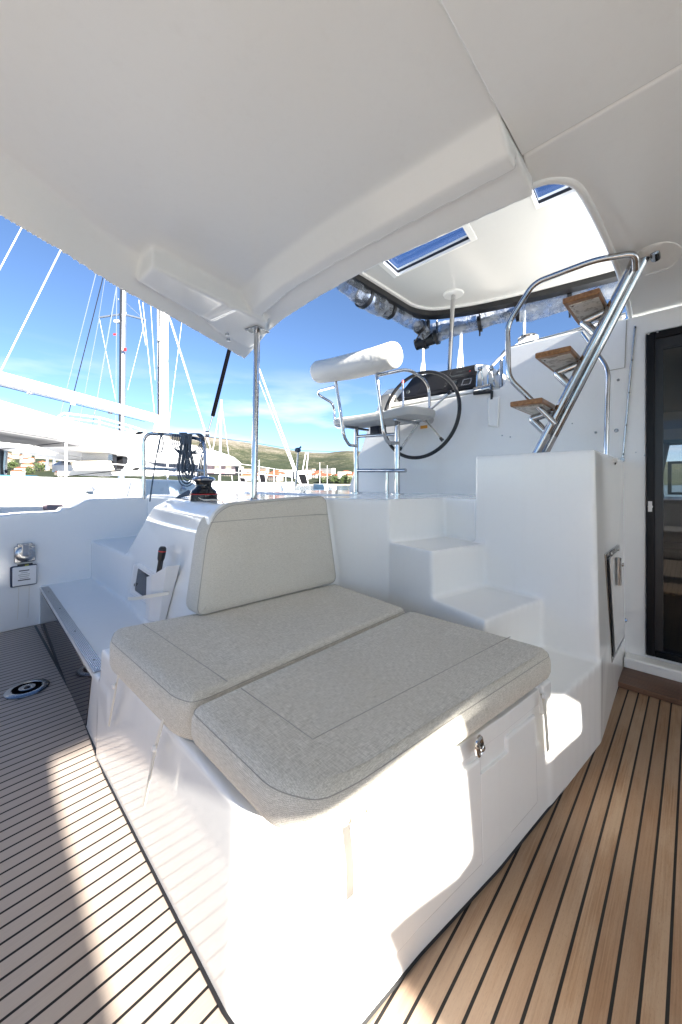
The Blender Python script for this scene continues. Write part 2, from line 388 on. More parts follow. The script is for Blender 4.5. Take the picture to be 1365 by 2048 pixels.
# outline in (Y,z)
prof = [(-3.6, -.05), (2.56, -.05), (2.56, 1.06), (2.44, 1.35), (2.30, 1.66), (2.22, 1.79), (1.05, 1.80), (1.01, 1.83), (.975, 2.09), (-3.6, 2.09)]
dh = [(.205, .095), (.205, 1.975), (-.75, 1.975), (-.75, .095)]
bk = swap(slab_holes(prof, [dh], 2.80, 2.86), YZ).build('bulkhead_wall', 'bulkhead_gel', bevel=.008, seg=2)
tag(bk, 'white bulkhead wall holding the dark cabin door and the wheel', 'bulkhead')
def qd(parent, name, m, pts, th, dirv, **k):
    dirv = Vector(dirv) * th
    return part(MB().loft([[Vector(p) for p in pts], [Vector(p) + dirv for p in pts]]), name, m, parent, **k)
# recessed panel seams, screws on the wall (relative to wall object at origin)
for (a, b, c, d) in ((1160, 520, 1252, 560),): pass
MB().tube([aX(1254, 640, 2.797), aX(1250, 735, 2.797), aX(1214, 742, 2.797)], .0025, 6).build('panel_seam', 'seam', bk)
for (x, y, r) in ((1237, 760, .008), (1233, 861, .012), (1192, 865, .008), (1005, 871, .005), (1021, 874, .005), (1290, 911, .004), (1145, 847, .004), (1272, 905, .003)):
    MB().lathe([(0, -.004), (r, -.004), (r * .9, .003), (0, .003)], aX(x, y, 2.797), (-1, 0, 0), 12).build('screw', 'steel_dull', bk)
# coachroof and console body behind the wall
cr = MB().prism([(2.87, -3.5), (6.6, -3.4), (7.2, -1.5), (7.2, .6), (6.2, .95), (2.87, .96)], 2.04, 2.088).build('coachroof', 'gelcoat', bevel=.03)
tag(cr, 'white coachroof beside the helm with winch and ropes on its edge', 'coachroof')
ch = MB().loft([[(2.865, 1.02, 1.0), (2.865, 2.54, 1.0), (3.75, 2.45, 1.0), (3.75, 1.02, 1.0)], [(2.865, 1.02, 1.785), (2.865, 2.21, 1.78), (3.6, 2.1, 1.80), (3.6, 1.02, 1.80)]]).build('helm_console', 'gelcoat', bevel=.03)
tag(ch, 'white helm console forward of the steering wheel', 'helm console')

# ---- door
D = thing('cabin_door', (2.8, -.27, .1), 'black framed glass cabin door in the white bulkhead', 'door')
part(MB().box((2.782, .165, .10), (2.87, .203, 1.97)).box((2.782, -.70, 1.93), (2.87, .165, 1.97)).box((2.782, -.70, .10), (2.87, .165, .135)).box((2.782, -.745, .10), (2.87, -.70, 1.97)), 'door_frame', 'dark_frame', D, bevel=.004)
part(MB().box((2.80, .13, .135), (2.84, .165, 1.93)).box((2.80, -.7, 1.87), (2.84, .13, 1.93)), 'sash', 'black', D)
part(MB().box((2.815, -.70, .135), (2.821, .13, 1.87)), 'pane', 'door_glass', D)
part(MB().lathe([(0, 0), (.007, 0), (.007, .012), (.011, .02), (.011, .03), (0, .03)], aX(1302, 1013, 2.78), (-1, 0, 0), 14).box(aX(1302, 1013, 2.78) - Vector((0, .006, .03)), aX(1302, 1013, 2.78) + Vector((.004, .012, .03))), 'handle', 'white_plastic', D, smooth=True)
for x in (1298, 1316): part(MB().lathe([(0, 0), (.006, 0), (.006, .004), (0, .004)], aX(x, 668 - (x - 1298) * .2, 2.782), (-1, 0, 0), 10), 'screw', 'steel', D)
tag(MB().box((2.70, -3.5, .002), (2.80, .30, .085)).build('door_sill', 'gelcoat', bevel=.012), 'white raised sill under the cabin door', 'door sill')
tag(MB().box((2.47, -3.5, .002), (2.70, .30, .030)).build('door_step', 'threshold', bevel=.004), 'dark red brown grooved wooden step before the door', 'step')

# ---- saloon seen through the door
rm = MB()
rm.add([(2.87, -3, .09), (6.6, -3, .09), (6.6, 2.2, .09), (2.87, 2.2, .09)], [(0, 1, 2, 3)])
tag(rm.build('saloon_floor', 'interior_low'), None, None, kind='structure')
tag(MB().box((2.87, -3, 1.96), (6.6, .9, 2.03)).build('saloon_ceiling', 'interior'), None, None, kind='structure')
win = [(.40, .93), (.40, 1.56), (-1.3, 1.56), (-1.3, .93)]
tag(swap(slab_holes([(-3.2, 0), (2.2, 0), (2.2, 2.0), (-3.2, 2.0)], [win], 6.0, 6.06), YZ).build('saloon_front_wall', 'interior'), None, None, kind='structure')
tag(MB().box((2.87, 2.1, .09), (6.0, 2.2, 1.95)).box((2.87, -3.2, .09), (6.0, -3.1, 1.95)).build('saloon_side_wall', 'interior'), None, None, kind='structure')
W = thing('saloon_window', (5.98, -.4, .93), 'black framed window at the far end of the cabin', 'window')
part(MB().box((5.96, .20, .96), (6.0, .235, 1.36)).box((5.96, -1.2, 1.33), (6.0, .20, 1.36)).box((5.96, -1.2, .96), (6.0, .20, .99)), 'frame', 'black', W)
part(MB().box((6.02, -1.3, .93), (6.025, .40, 1.56)), 'pane', 'clear_glass', W)
cu = MB(); pts = []
for k in range(25):
    yv = .46 - k * .0095; pts.append((5.9 + .03 * math.sin(k * 1.3), yv))
cu.loft([[(x, .35 + (y - .35) * sc_ , z) for x, y in pts] + [(x + .01, .35 + (y - .35) * sc_, z) for x, y in pts[::-1]] for z, sc_ in ((.93, .75), (1.1, .55), (1.3, .8), (1.62, 1.25))])
tag(cu.build('curtain', 'curtain', smooth=True), 'brown curtain gathered beside the far cabin window', 'curtain')
cb = thing('cabin_cabinet', (5.4, 0, .09), 'dark cabinets and settee low in the cabin behind the door', 'cabinet')
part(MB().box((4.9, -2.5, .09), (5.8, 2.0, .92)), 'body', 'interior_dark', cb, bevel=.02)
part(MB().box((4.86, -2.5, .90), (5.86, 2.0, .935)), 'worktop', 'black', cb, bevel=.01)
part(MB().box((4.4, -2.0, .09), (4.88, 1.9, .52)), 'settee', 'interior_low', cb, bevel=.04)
tag(MB().box((5.5, -3, 1.58), (5.98, 2, 1.70)).build('cabin_valance', 'beige'), 'pale valance shelf above the far cabin window', 'valance')

# ---- cockpit roof
def zc(px, py, z): v = aZ(px, py, z); return (v.x, v.y)
rf = MB()
port = [(-2.3, 1.1), (-.8, 1.30), (.106, 1.675), (.504, 1.896), (.95, 2.10), (1.34, 2.285), (1.395, 2.285), (1.425, 2.20), (1.40, 2.03), (1.34, 1.78), (1.30, 1.45), (1.283, 1.10), (1.30, .75), (1.332, .386)]
rf.prism([(-.02 + x, y - .06) if i < len(port) - 9 else (x - .015, y - (.05 if y > 1.9 else 0)) for i, (x, y) in enumerate(port)] + [(-2.3, .386)], 2.12, 2.17)
# forward edge beam
ys = [(.386, 1.015, 1.11, 1.175, 1.332), (.75, 1.0, 1.095, 1.155, 1.30), (1.10, .985, 1.08, 1.14, 1.283), (1.45, .99, 1.09, 1.15, 1.30), (1.74, 1.04, 1.13, 1.20, 1.33), (1.90, 1.13, 1.20, 1.26, 1.365), (2.00, 1.20, 1.25, 1.29, 1.38)]
bl = []
for y, a, b, c, d in ys: bl.append([(a, y, 2.13), (b, y, 2.045), (c, y, 2.045), (c - .01, y, 2.078), (c + .012, y, 2.078), (d, y, 2.052), (d, y, 2.16), (a, y, 2.16)])
rf.loft(bl)
# port flange and ledge
def strip(a, b, za, zb, top=2.2):
    lo = [[(p[0], p[1], za), (q_[0], q_[1], zb), (q_[0], q_[1], top), (p[0], p[1], top)] for p, q_ in zip(a, b)]
    rf.loft(lo)
inn = [(-2.3, .95), (-.85, 1.15), (.0, 1.50), (.40, 1.72), (.80, 1.87), (1.10, 1.97), (1.455, 2.02)]
out = [(-2.3, 1.1), (-.8, 1.30), (.106, 1.675), (.504, 1.896), (.95, 2.10), (1.20, 2.22), (1.44, 2.335)]
inn = [(v.x, v.y) for v in cat_spline([(x, y, 0) for x, y in inn], 12)]; out = [(v.x, v.y) for v in cat_spline([(x, y, 0) for x, y in out], 12)]
rf.loft([[(p[0], p[1], 2.125), (p[0] * .3 + q_[0] * .7, p[1] * .3 + q_[1] * .7, 2.02 + .0), (q_[0], q_[1], 1.985), (q_[0], q_[1], 2.045), (p[0], p[1], 2.16)] for p, q_ in zip(inn, out)])
led = [(.590, 1.685), (1.135, 1.775), (1.26, 1.79), (1.345, 1.95), (1.39, 2.05), (1.42, 2.25), (1.20, 2.16), (.986, 2.02), (.585, 1.86)]
rf.prism(led, 2.028, 2.12)
rf.prism([(.99, 1.76), (1.035, 1.765), (1.01, 2.0), (.965, 1.97)], 2.018, 2.1)
roof = rf.build('cockpit_roof', 'gelcoat_ceiling', voxel=.0075, sm=9)
tag(roof, 'large off-white hard roof over the sunbed with a moulded beam', 'roof')
for (x, y) in ((455, 668), (457, 679)):
    MB().lathe([(0, -.01), (.011, -.01), (.011, .004), (0, .004)], aZ(x, y, 2.008), (0, 0, 1), 14).build('rubber_plug', 'alu', roof, smooth=True)
# starboard roof panel with the curved helm opening
op = [zc(x, y, 2.105) for x, y in ((1058, 374), (1085, 364), (1110, 360), (1135, 362), (1152, 370), (1166, 386), (1185, 420), (1205, 462), (1222, 500), (1240, 548), (1254, 596), (1263, 640))]
pan = [(1.212, .384)] + op + [(2.86, .2), (2.86, -3.5), (1.212, -3.5)]
p1 = MB().prism(pan, 2.105, 2.19).build('roof_panel', 'gelcoat_ceiling', bevel=.012, seg=3); tag(p1, 'off-white roof panel beside the door with a curved opening edge', 'roof panel')
p2 = MB().prism([(-2.3, .384), (1.207, .384), (1.207, -3.5), (-2.3, -3.5)], 2.105, 2.19).build('roof_panel', 'gelcoat_ceiling', bevel=.004, seg=2); tag(p2, 'plain off-white roof panel at the top right corner', 'roof panel')
lp = [Vector((x, y, 2.108)) for x, y in op]
MB().tube(cat_spline(lp, 4), .014, 10).build('trim', 'gelcoat_ceiling', p1, smooth=True)
MB().box((-2.3, .36, 2.135), (1.30, .41, 2.15)).build('seam_backing', 'gelcoat_ceiling', p2)
# recess dish where the ladder meets the ceiling
dish = MB().lathe([(0, .0), (.10, .0), (.125, .004), (.13, .010), (.0, .010)], aZ(1310, 522, 2.098), (0, 0, 1), 40)
for i, q_ in enumerate(dish.v):
    c0 = aZ(1310, 522, 2.098); dv = q_ - c0; dish.v[i] = Vector((c0.x + dv.x * 1.15, c0.y + dv.y * .72, q_.z))
dish.build('ladder_dish', 'gelcoat', p1, smooth=True)

# shade on the sunny side: added unseen awning with the gap that lets the sun in (off frame)
AY = -3.45
def sh(p):
    p = Vector(p); t = (AY - p.y) / SUN.y; q_ = p + SUN * t; return (q_.x, q_.z)
fy = .47
hole = [sh((.245, .86, 0)), sh(aZ(792, 1990, 0)), sh(aZ(790, 1950, 0))] + [sh(aY(x, y, .43)) for x, y in ((800, 1893), (836, 1843), (918, 1748), (937, 1710), (930, 1551), (918, 1490), (905, 1440))] + [sh((1.0, .40, .535)), sh((.262, 1.70, .05)), sh((.25, 1.60, .02))]
hole[0] = (hole[0][0], hole[0][1] - .35); hole[1] = (hole[1][0] + .05, hole[1][1] - .32)
h2 = [sh(aY(x, y, .335)) for x, y in ((1112, 1522), (1110, 1408), (1121, 1388), (1150, 1412), (1152, 1460), (1126, 1498))]
aw = swap(slab_holes([(-.38, .87), (2.86, .87), (2.86, 2.10), (-.38, 2.10)], [hole, h2], AY - .002, AY), lambda q_: (q_[0], q_[2], q_[1]))
tag(aw.build('sun_gobo', 'canvas'), 'pale canvas side awning with cut-outs, beside the sunny side of the cockpit', 'awning')

# ================================================================== CUSHIONS
def cushion_pad(name, outl, z0, z1, label, group, r=.034, m='fabric', seams=()):
    T = thing(name, (outl[0][0], outl[0][1], z0), label, 'cushion', group)
    poly = rounded([(x, y, 0) for x, y in outl], r, 5)
    cxm = sum(p.x for p in poly) / len(poly); cym = sum(p.y for p in poly) / len(poly)
    def ring(inset, z):
        o = []
        n = len(poly)
        for i, p in enumerate(poly):
            t = (poly[(i + 1) % n] - poly[i - 1]).normalized(); nn = Vector((t.y, -t.x, 0))
            if nn.dot(p - Vector((cxm, cym, 0))) < 0: nn = -nn
            o.append(Vector((p.x - nn.x * inset, p.y - nn.y * inset, z)))
        return o
    h = z1 - z0; loops = [ring(.02, z0), ring(.006, z0 + .012), ring(0, z0 + .03)]
    loops += [ring(0, z0 + h * .5), ring(.001, z1 - .030), ring(.006, z1 - .016), ring(.016, z1 - .006), ring(.028, z1 - .001)]
    def shr(k, dz):
        return [Vector((cxm + (p.x - cxm) * k, cym + (p.y - cym) * k, z1 + dz)) for p in ring(.0, z1)]
    loops += [shr(.86, .0005), shr(.72, .001), shr(.5, .0015), shr(.25, .0015), shr(.08, .0015)]
    mbc = MB().loft(loops)
    body = part(mbc, 'cover', m, T, smooth=True)
    for p in body.data.polygons: p.use_smooth = True
    # piping
    e = ring(.0065, z1 - .0155); e.append(e[0]); part(MB().tube(e, .0010, 6), 'piping', 'seam', T, smooth=True)
    for s_ in seams:
        part(MB().tube([Vector((x, y, z1 + .0010)) for x, y in s_], .0014, 6), 'stitching', 'seam', T)
    return T
G = 'sunbed cushions on the white island'
cushion_pad('seat_cushion', [(.378, 1.50), (.392, .985), (.415, .925), (.455, .915), (1.385, .915), (1.455, 1.43), (.75, 1.53), (.42, 1.60)], .430, .553,
            'grey woven flat sunbed cushion directly below the upright backrest cushion', G, seams=[[(.52, .93), (.505, 1.545)]])
cushion_pad('seat_cushion', [(.398, .907), (.398, .56), (.44, .475), (.52, .452), (.80, .415), (1.345, .335), (1.385, .36), (1.385, .907)], .456, .551,
            'grey woven flat sunbed cushion at the front corner, half lit by the sun', G, seams=[[(.53, .875), (.53, .59), (1.37, .475)]])
# backrest cushion: flat pad drawn in (along, up), leaning on the shell
bc = [(.672, .553), (1.452, .553), (1.44, 1.008), (1.41, 1.03), (.86, 1.005), (.79, .965), (.745, .89), (.715, .75)]
def bk_pt(x, z, off):
    y = 1.475 + (x - .672) / .78 * (-.045) + (z - .553) * .16
    return Vector((x, y + off, z))
T = thing('back_cushion', (1.05, 1.47, .553), 'upright grey woven backrest cushion with one rounded top corner', 'cushion', None)
pl = rounded([(x, z, 0) for x, z in bc], .05, 6); ccx = sum(p.x for p in pl) / len(pl); ccy = sum(p.y for p in pl) / len(pl)
def brg(ins, off):
    o = []
    for i, p in enumerate(pl):
        t = (pl[(i + 1) % len(pl)] - pl[i - 1]).normalized(); nn = Vector((t.y, -t.x, 0))
        if nn.dot(p - Vector((ccx, ccy, 0))) < 0: nn = -nn
        o.append(bk_pt(p.x - nn.x * ins, p.y - nn.y * ins, off))
    return o
def bshr(k, o_): return [bk_pt(ccx + (p.x - ccx) * k, ccy + (p.y - ccy) * k, o_) for p in pl]
b_ = part(MB().loft([brg(.004, .09), brg(0, .07), brg(0, .0), brg(.004, -.012), brg(.012, -.020), brg(.03, -.024), bshr(.86, -.026), bshr(.6, -.028), bshr(.3, -.028), bshr(.08, -.028)]), 'cover', 'fabric_back', T, smooth=True)
for p in b_.data.polygons: p.use_smooth = True
e = brg(.006, -.015); e.append(e[0]); part(MB().tube(e, .0016, 6), 'piping', 'seam', T)
part(MB().tube([bk_pt(.765, .93, -.0245), bk_pt(.85, .931, -.0272), bk_pt(1.1, .932, -.0285), bk_pt(1.35, .93, -.0272), bk_pt(1.43, .926, -.0245)], .0016, 6), 'stitching', 'seam', T)
# straps with snap studs
GS = 'straps hanging from the sunbed cushions'
def strap(pts, w_, side, label, stud=None, th=.002):
    S = thing('strap', tuple(pts[0]), label, 'strap', GS)
    side = Vector(side).normalized() * w_ / 2; ln = cat_spline(pts, 5); nrm = Vector((0, 0, 0))
    q_ = MB(); loops = []
    for i, p in enumerate(ln):
        t = (ln[min(i + 1, len(ln) - 1)] - ln[max(i - 1, 0)]).normalized(); nn = t.cross(side).normalized() * th
        loops.append([p - side, p + side, p + side + nn, p - side + nn])
    part(q_.loft(loops), 'webbing', 'strap', S)
    if stud is not None:
        ax = side.cross(Vector((0, 0, 1))).normalized()
        if ax.dot(-Vector(stud)) < 0: ax = -ax
        part(MB().lathe([(0, .0), (.009, 0), (.009, .004), (.006, .008), (0, .009)], stud, ax, 14), 'stud', 'white_plastic', S, smooth=True)
Xf = .385
strap([aX(238, 1318, .395), aX(236, 1350, .383), aX(232, 1372, .380), aX(226, 1405, .378), aX(217, 1452, .384)], .014, (0, 1, 0), 'cream strap under the left corner of the sunbed cushion', aX(230, 1372, .376))
strap([aX(328, 1432, .392), aX(318, 1468, .383), aX(310, 1498, .378), aX(300, 1550, .366), aX(287, 1612, .358)], .014, (0, 1, 0), 'cream strap hanging where the two flat sunbed cushions meet', aX(311, 1496, .374))
strap([aY(744, 1590, .458), aY(742, 1640, .440), aY(736, 1670, .445), aY(731, 1750, .458), aY(727, 1812, .462)], .020, (1, -.15, 0), 'sunlit cream strap twisting down the bright face of the island', None)
strap([aY(708, 1610, .470), aY(709, 1635, .455), aY(712, 1660, .455)], .016, (1, -.15, 0), 'short sunlit strap end under the sunbed cushion', None)
strap([aY(1083, 1385, .372), aY(1087, 1400, .352), aY(1091, 1430, .350), aY(1096, 1502, .352)], .020, (1, -.1, 0), 'wide pale strap with a stud at the stair end of the sunbed', aY(1086, 1391, .35))
q_ = [aD(398, 996, 1.80), aD(408, 1000, 1.74), aD(430, 1000, 1.7), aD(444, 1003, 1.69), aD(450, 1016, 1.68)]
strap(q_, .022, (.3, 1, .15), 'cream strap over the top of the backrest cushion beside the winch', None)

# ---- drawer front and latch on the sunlit side
df = thing('locker_front', (1.0, .40, .1), 'moulded white locker front below the sunbed cushion', 'locker front')
def fl(x): return .487 - (x - .56) * .111 if x < 1.42 else .36
def face(x, z, off=0): return Vector((x, (.483 if x < .6 else .483 - (x - .6) * .157 * 1.0) - off + (z * .025 if x < .6 else z * .02), z))
def facebox(x0, x1, z0, z1, off): 
    def yy(x, z):
        import bisect
        xs = [.51, .60, .75, 1.07, 1.42]; ysv = [.495, .483, .462, .402, .352]
        i = min(max(bisect.bisect(xs, x) - 1, 0), 3); t = (x - xs[i]) / (xs[i + 1] - xs[i]); return ysv[i] * (1 - t) + ysv[i + 1] * t + .012 * (z + .05) / .475
    xs_ = [x0 + (x1 - x0) * k / 6 for k in range(7)]
    lo = []
    for x in xs_: lo.append([(x, yy(x, z0) - off, z0), (x, yy(x, z1) - off, z1), (x, yy(x, z1) + .02, z1), (x, yy(x, z0) + .02, z0)])
    return MB().loft(lo)
part(facebox(.62, 1.33, .375, .423, .008), 'top_band', 'gelcoat', df, bevel=.004)
part(facebox(1.12, 1.30, .07, .352, .009), 'panel', 'gelcoat', df, bevel=.008)
part(facebox(.62, .99, .07, .352, .009), 'panel', 'gelcoat', df, bevel=.008)
part(facebox(.985, 1.13, .07, .31, .009), 'panel', 'gelcoat', df, bevel=.002)
part(facebox(1.345, 1.41, .33, .428, .012), 'end_post', 'gelcoat', df, bevel=.008)
lc = aY(958, 1492, .405)
LT = thing('latch', tuple(lc + Vector((0, -.005, 0))), 'oval chrome latch on the locker front below the cushion', 'latch')
ov = MB().lathe([(0, 0), (.022, 0), (.021, .004), (.016, .007), (.013, .004), (0, .003)], lc, (-.12, -1, 0), 30)
for i, v_ in enumerate(ov.v): ov.v[i] = Vector((lc.x + (v_.x - lc.x) * .82, v_.y, lc.z + (v_.z - lc.z) * 1.32))
part(ov, 'escutcheon', 'steel', LT, smooth=True)
part(MB().lathe([(0, 0), (.0085, 0), (.0085, .013), (.006, .015), (0, .013)], lc, (-.12, -1, 0), 18), 'knob', 'steel', LT, smooth=True)
part(MB().box(lc + Vector((-.015, -.013, .004)), lc + Vector((.002, -.008, .012))), 'catch', 'black', LT)

# ---- side step: smoked panel, aluminium nosing
def fX(y): return .4005 + (y - 1.6) * .0295
vs_ = [Vector((fX(y) - .004, y, z)) for y, z in ((3.60, .272), (3.60, .008), (1.97, .008), (1.86, .272))]; pnl = MB().loft([rounded(vs_, .012, 3), [p + Vector((.012, 0, 0)) for p in rounded(vs_, .012, 3)]])
tag(pnl.build('smoked_panel', 'smoked'), 'dark smoked glass panel in the front of the side step', 'panel')
NS = thing('step_nosing', (.44, 2.6, .298), 'ribbed aluminium nosing along the edge of the side step', 'step nosing')
def nos(x0, x1, y0, y1, z0, z1): return MB().prism([(fX(y0) + x0, y0), (fX(y0) + x1, y0), (fX(y1) + x1, y1), (fX(y1) + x0, y1)], z0, z1)
part(nos(-.002, .048, 1.83, 3.60, .296, .3045), 'plate', 'alu', NS, bevel=.002)
for k in range(7): part(nos(.003 + k * .0065, .0055 + k * .0065, 1.84, 3.59, .3035, .3065), 'rib', 'steel_dull', NS)
for y in (1.95, 2.4, 2.9, 3.4): part(MB().lathe([(0, 0), (.005, 0), (0, .003)], (fX(y) + .024, y, .3065), (0, 0, 1), 10), 'screw', 'black', NS)
# floor drain
dc = aZ(55, 1379, .0)
DR = thing('floor_drain', (dc.x, dc.y, 0), 'round steel floor drain fitting with dark rings set in the teak', 'floor drain')
part(MB().lathe([(0, .001), (.095, .001), (.095, .006), (.088, .011), (.066, .012), (.064, .008), (0, .008)], dc, n=48), 'rim', 'steel_dull', DR, smooth=True)
part(MB().lathe([(.040, .006), (.062, .006), (.062, .0105), (.040, .0105)], dc, n=40), 'gasket', 'rubber', DR)
part(MB().lathe([(0, .006), (.036, .006), (.036, .013), (.028, .015), (.018, .012), (0, .012)], dc, n=36), 'cap', 'steel_dull', DR, smooth=True)
for k in range(3):
    a = k * math.pi / 3; part(MB().box((-.013, -.003, .0115), (.013, .003, .0158), Matrix.Translation(dc) @ Matrix.Rotation(a, 4, 'Z')), 'keyhole', 'black', DR)
# shore power socket and shower box on the side wall
sp = aY(50, 1107, 3.666)
S1 = thing('power_socket', tuple(sp), 'round metal power inlet with hinged cover on the side wall', 'power socket')
part(MB().lathe([(0, -.005), (.066, -.005), (.066, .010), (.060, .014), (0, .014)], sp, (0, -1, 0), 4).v and MB().box(sp + Vector((-.062, -.012, -.066)), sp + Vector((.062, .01, .060))), 'plate', 'steel_dull', S1, bevel=.008)
part(MB().lathe([(0, .01), (.060, .01), (.060, .026), (.052, .034), (.03, .037), (0, .037)], sp, (0, -1, 0), 32), 'cover', 'steel_dull', S1, smooth=True)
part(MB().box(sp + Vector((-.022, -.050, -.015)), sp + Vector((.022, -.034, .075))), 'clasp', 'steel', S1, bevel=.004)
part(MB().box(sp + Vector((-.045, -.03, .055)), sp + Vector((.045, 0, .080))), 'hinge', 'steel_dull', S1, bevel=.005)
part(MB().box(sp + Vector((-.042, -.006, -.108)), sp + Vector((.046, .01, -.078))), 'label_plate', 'black', S1)
M['yellow'] = None; mat('yellow', (.55, .55, .05), .5)
part(MB().box(sp + Vector((.0, -.009, -.100)), sp + Vector((.022, -.005, -.086))), 'mark', 'yellow', S1)
s2 = aY(48, 1151, 3.666)
S2 = thing('shower_box', tuple(s2), 'square white hatch with small printed notice below the power inlet', 'hatch box')
part(MB().box(s2 + Vector((-.078, -.012, -.078)), s2 + Vector((.078, .01, .078))), 'gasket', 'navy', S2, bevel=.015)
part(MB().box(s2 + Vector((-.066, -.024, -.070)), s2 + Vector((.074, -.010, .072))), 'lid', 'white_plastic', S2, bevel=.012)
for k in range(6):
    wd = (.030, .02, .034, .03, .026, .036)[k]
    part(MB().box(s2 + Vector((-wd, -.0255, .038 - k * .014)), s2 + Vector((wd, -.024, .042 - k * .014 + (.003 if k in (0, 5) else 0)))), 'text_line', 'seam' if k not in (0, 5) else 'black', S2)
for sx_ in (-.03, .03): part(MB().tube([s2 + Vector((sx_, -.017, -.08)), s2 + Vector((sx_ - .002, -.017, -.2)), s2 + Vector((sx_ - .008, -.017, -.32))], .0015, 5), 'stain', 'strap', S2)

# ---- port window in the shell and winch handle pocket
def shell_pt(px, py): 
    # plane of the shell's after face
    a = Vector((.707, 1.47, .60)); b = Vector((.800, 2.84, .60)); c_ = Vector((.703, 1.459, .3))
    n = (b - a).cross(c_ - a).normalized(); r = ray(px, py); o = Vector((0, 0, EYE)); t = (a - o).dot(n) / r.dot(n); return o + r * t, n
PW = [shell_pt(*q)[0] for q in ((272, 1126), (314, 1150), (307, 1211), (264, 1185))]; nrm = shell_pt(300, 1150)[1]
if nrm.x > 0: nrm = -nrm
PI = [shell_pt(*q)[0] for q in ((279, 1135), (309, 1156), (303, 1202), (272, 1180))]
wc = (PW[0] + PW[2]) / 2
WN = thing('port_window', tuple(wc), 'small white framed opening window in the side of the backrest shell', 'window')
ro = rounded(PW, .03, 5); ri = rounded(PI, .025, 5); n_ = len(ro)
fm = MB(); loops = [[p - nrm * .03 for p in ro], [p + nrm * .012 for p in ro], [p * .3 + q * .7 + nrm * .014 for p, q in zip(ro, ri)], [p + nrm * .004 for p in ri], [p - nrm * .02 for p in ri]]
vs_ = [q for l in loops for q in l]; fm.add(vs_, [[k * n_ + i, k * n_ + (i + 1) % n_, (k + 1) * n_ + (i + 1) % n_, (k + 1) * n_ + i] for k in range(4) for i in range(n_)])
part(fm, 'frame', 'white_plastic', WN, smooth=True)
part(MB().loft([[p + nrm * .0065 for p in ri], [p + nrm * .004 for p in ri]]), 'pane', 'smoked', WN)
part(MB().tube([PI[3] * .8 + PI[0] * .2 + nrm * .012, PI[3] * .7 + PI[0] * .3 + nrm * .016 + Vector((0, -.01, 0)), PI[3] * .95 + PI[2] * .1 + nrm * .012], .003, 6), 'catch', 'black', WN)
hp = [shell_pt(*q)[0] for q in ((315, 1146), (356, 1131), (331, 1241), (305, 1231))]
HP = thing('handle_pocket', tuple((hp[2] + hp[3]) / 2), 'white moulded pocket on the shell holding the winch handle', 'pocket')
k0 = [hp[0], hp[1], hp[1] + nrm * .05, (hp[0] * .45 + hp[1] * .55) + nrm * .075, hp[0] * .9 + hp[1] * .1 + nrm * .06]
k0[4].z -= .015; k0[3].z -= .02
k1 = [hp[3], hp[2], hp[2] + nrm * .03, (hp[3] * .45 + hp[2] * .55) + nrm * .05, hp[3] * .9 + hp[2] * .1 + nrm * .04]
pk = MB(); pk.loft([[p - nrm * .01 if i < 2 else p for i, p in enumerate(k0)], k1])
pk.f = [f for f in pk.f if len(f) == 4 or max(f) >= 5 and min(f) >= 5]
po = part(pk, 'shell', 'white_plastic', HP); po.modifiers.new('thick', 'SOLIDIFY').thickness = .004; bv = po.modifiers.new('b', 'BEVEL'); bv.width = .002
HD = thing('winch_crank', tuple(hp[0] * .5 + hp[1] * .5), 'black winch handle with red ring standing in the white pocket', 'winch handle')
hb = hp[0] * .6 + hp[1] * .4 + nrm * .035; 
h0 = hb + Vector((0, 0, -.05)); h1 = hb + Vector((.01, -.015, .055)); h2_ = hb + Vector((.015, -.02, .115))
part(MB().box((-.013, -.008, 0), (.013, .008, .11), Matrix.Translation(h0) @ Vector((.1, -.15, 1)).to_track_quat('Z', 'Y').to_matrix().to_4x4()), 'arm', 'black', HD, bevel=.004)
part(MB().lathe([(0, 0), (.014, 0), (.017, .01), (.0185, .04), (.0175, .062), (.012, .070), (0, .072)], h1, (.1, -.15, 1), 24), 'grip', 'black', HD, smooth=True)
part(MB().lathe([(.0186, .046), (.0192, .047), (.0192, .050), (.0184, .051)], h1, (.1, -.15, 1), 24), 'ring', 'red', HD)
strap([shell_pt(352, 1184)[0] + nrm * .03, shell_pt(335, 1186)[0] + nrm * .085, shell_pt(312, 1190)[0] + nrm * .10, shell_pt(296, 1190)[0] + nrm * .10], .016, (0, 0, 1), 'white strap across the winch handle pocket', None)

# ---- primary winch on the shell
def winch(base, s, label, name='winch', grp=None, red=True):
    T = thing(name, tuple(base), label, 'winch', grp)
    part(MB().lathe([(0, 0), (.078 * s, 0), (.078 * s, .035 * s), (.072 * s, .042 * s)], base, n=36), 'base', 'black_gloss', T, smooth=True)
    if red: part(MB().lathe([(.0775 * s, .036 * s), (.0785 * s, .037 * s), (.0785 * s, .0395 * s), (.077 * s, .0405 * s)], base, n=36), 'ring', 'red', T)
    part(MB().lathe([(.070 * s, .04 * s), (.076 * s, .046 * s), (.070 * s, .060 * s), (.052 * s, .072 * s), (.045 * s, .085 * s), (.046 * s, .105 * s), (.058 * s, .118 * s), (.060 * s, .122 * s)], base, n=36), 'drum', 'black_gloss', T, smooth=True)
    part(MB().lathe([(.040 * s, .118 * s), (.064 * s, .120 * s), (.067 * s, .127 * s), (.055 * s, .138 * s), (.025 * s, .144 * s), (.02 * s, .139 * s), (0, .139 * s)], base, n=36), 'cap', 'steel', T, smooth=True)
    return T
wb = aD(408, 999, 2.06); winch(Vector((wb.x, wb.y, 1.003)), .93, 'black self-tailing winch with red ring behind the backrest cushion')

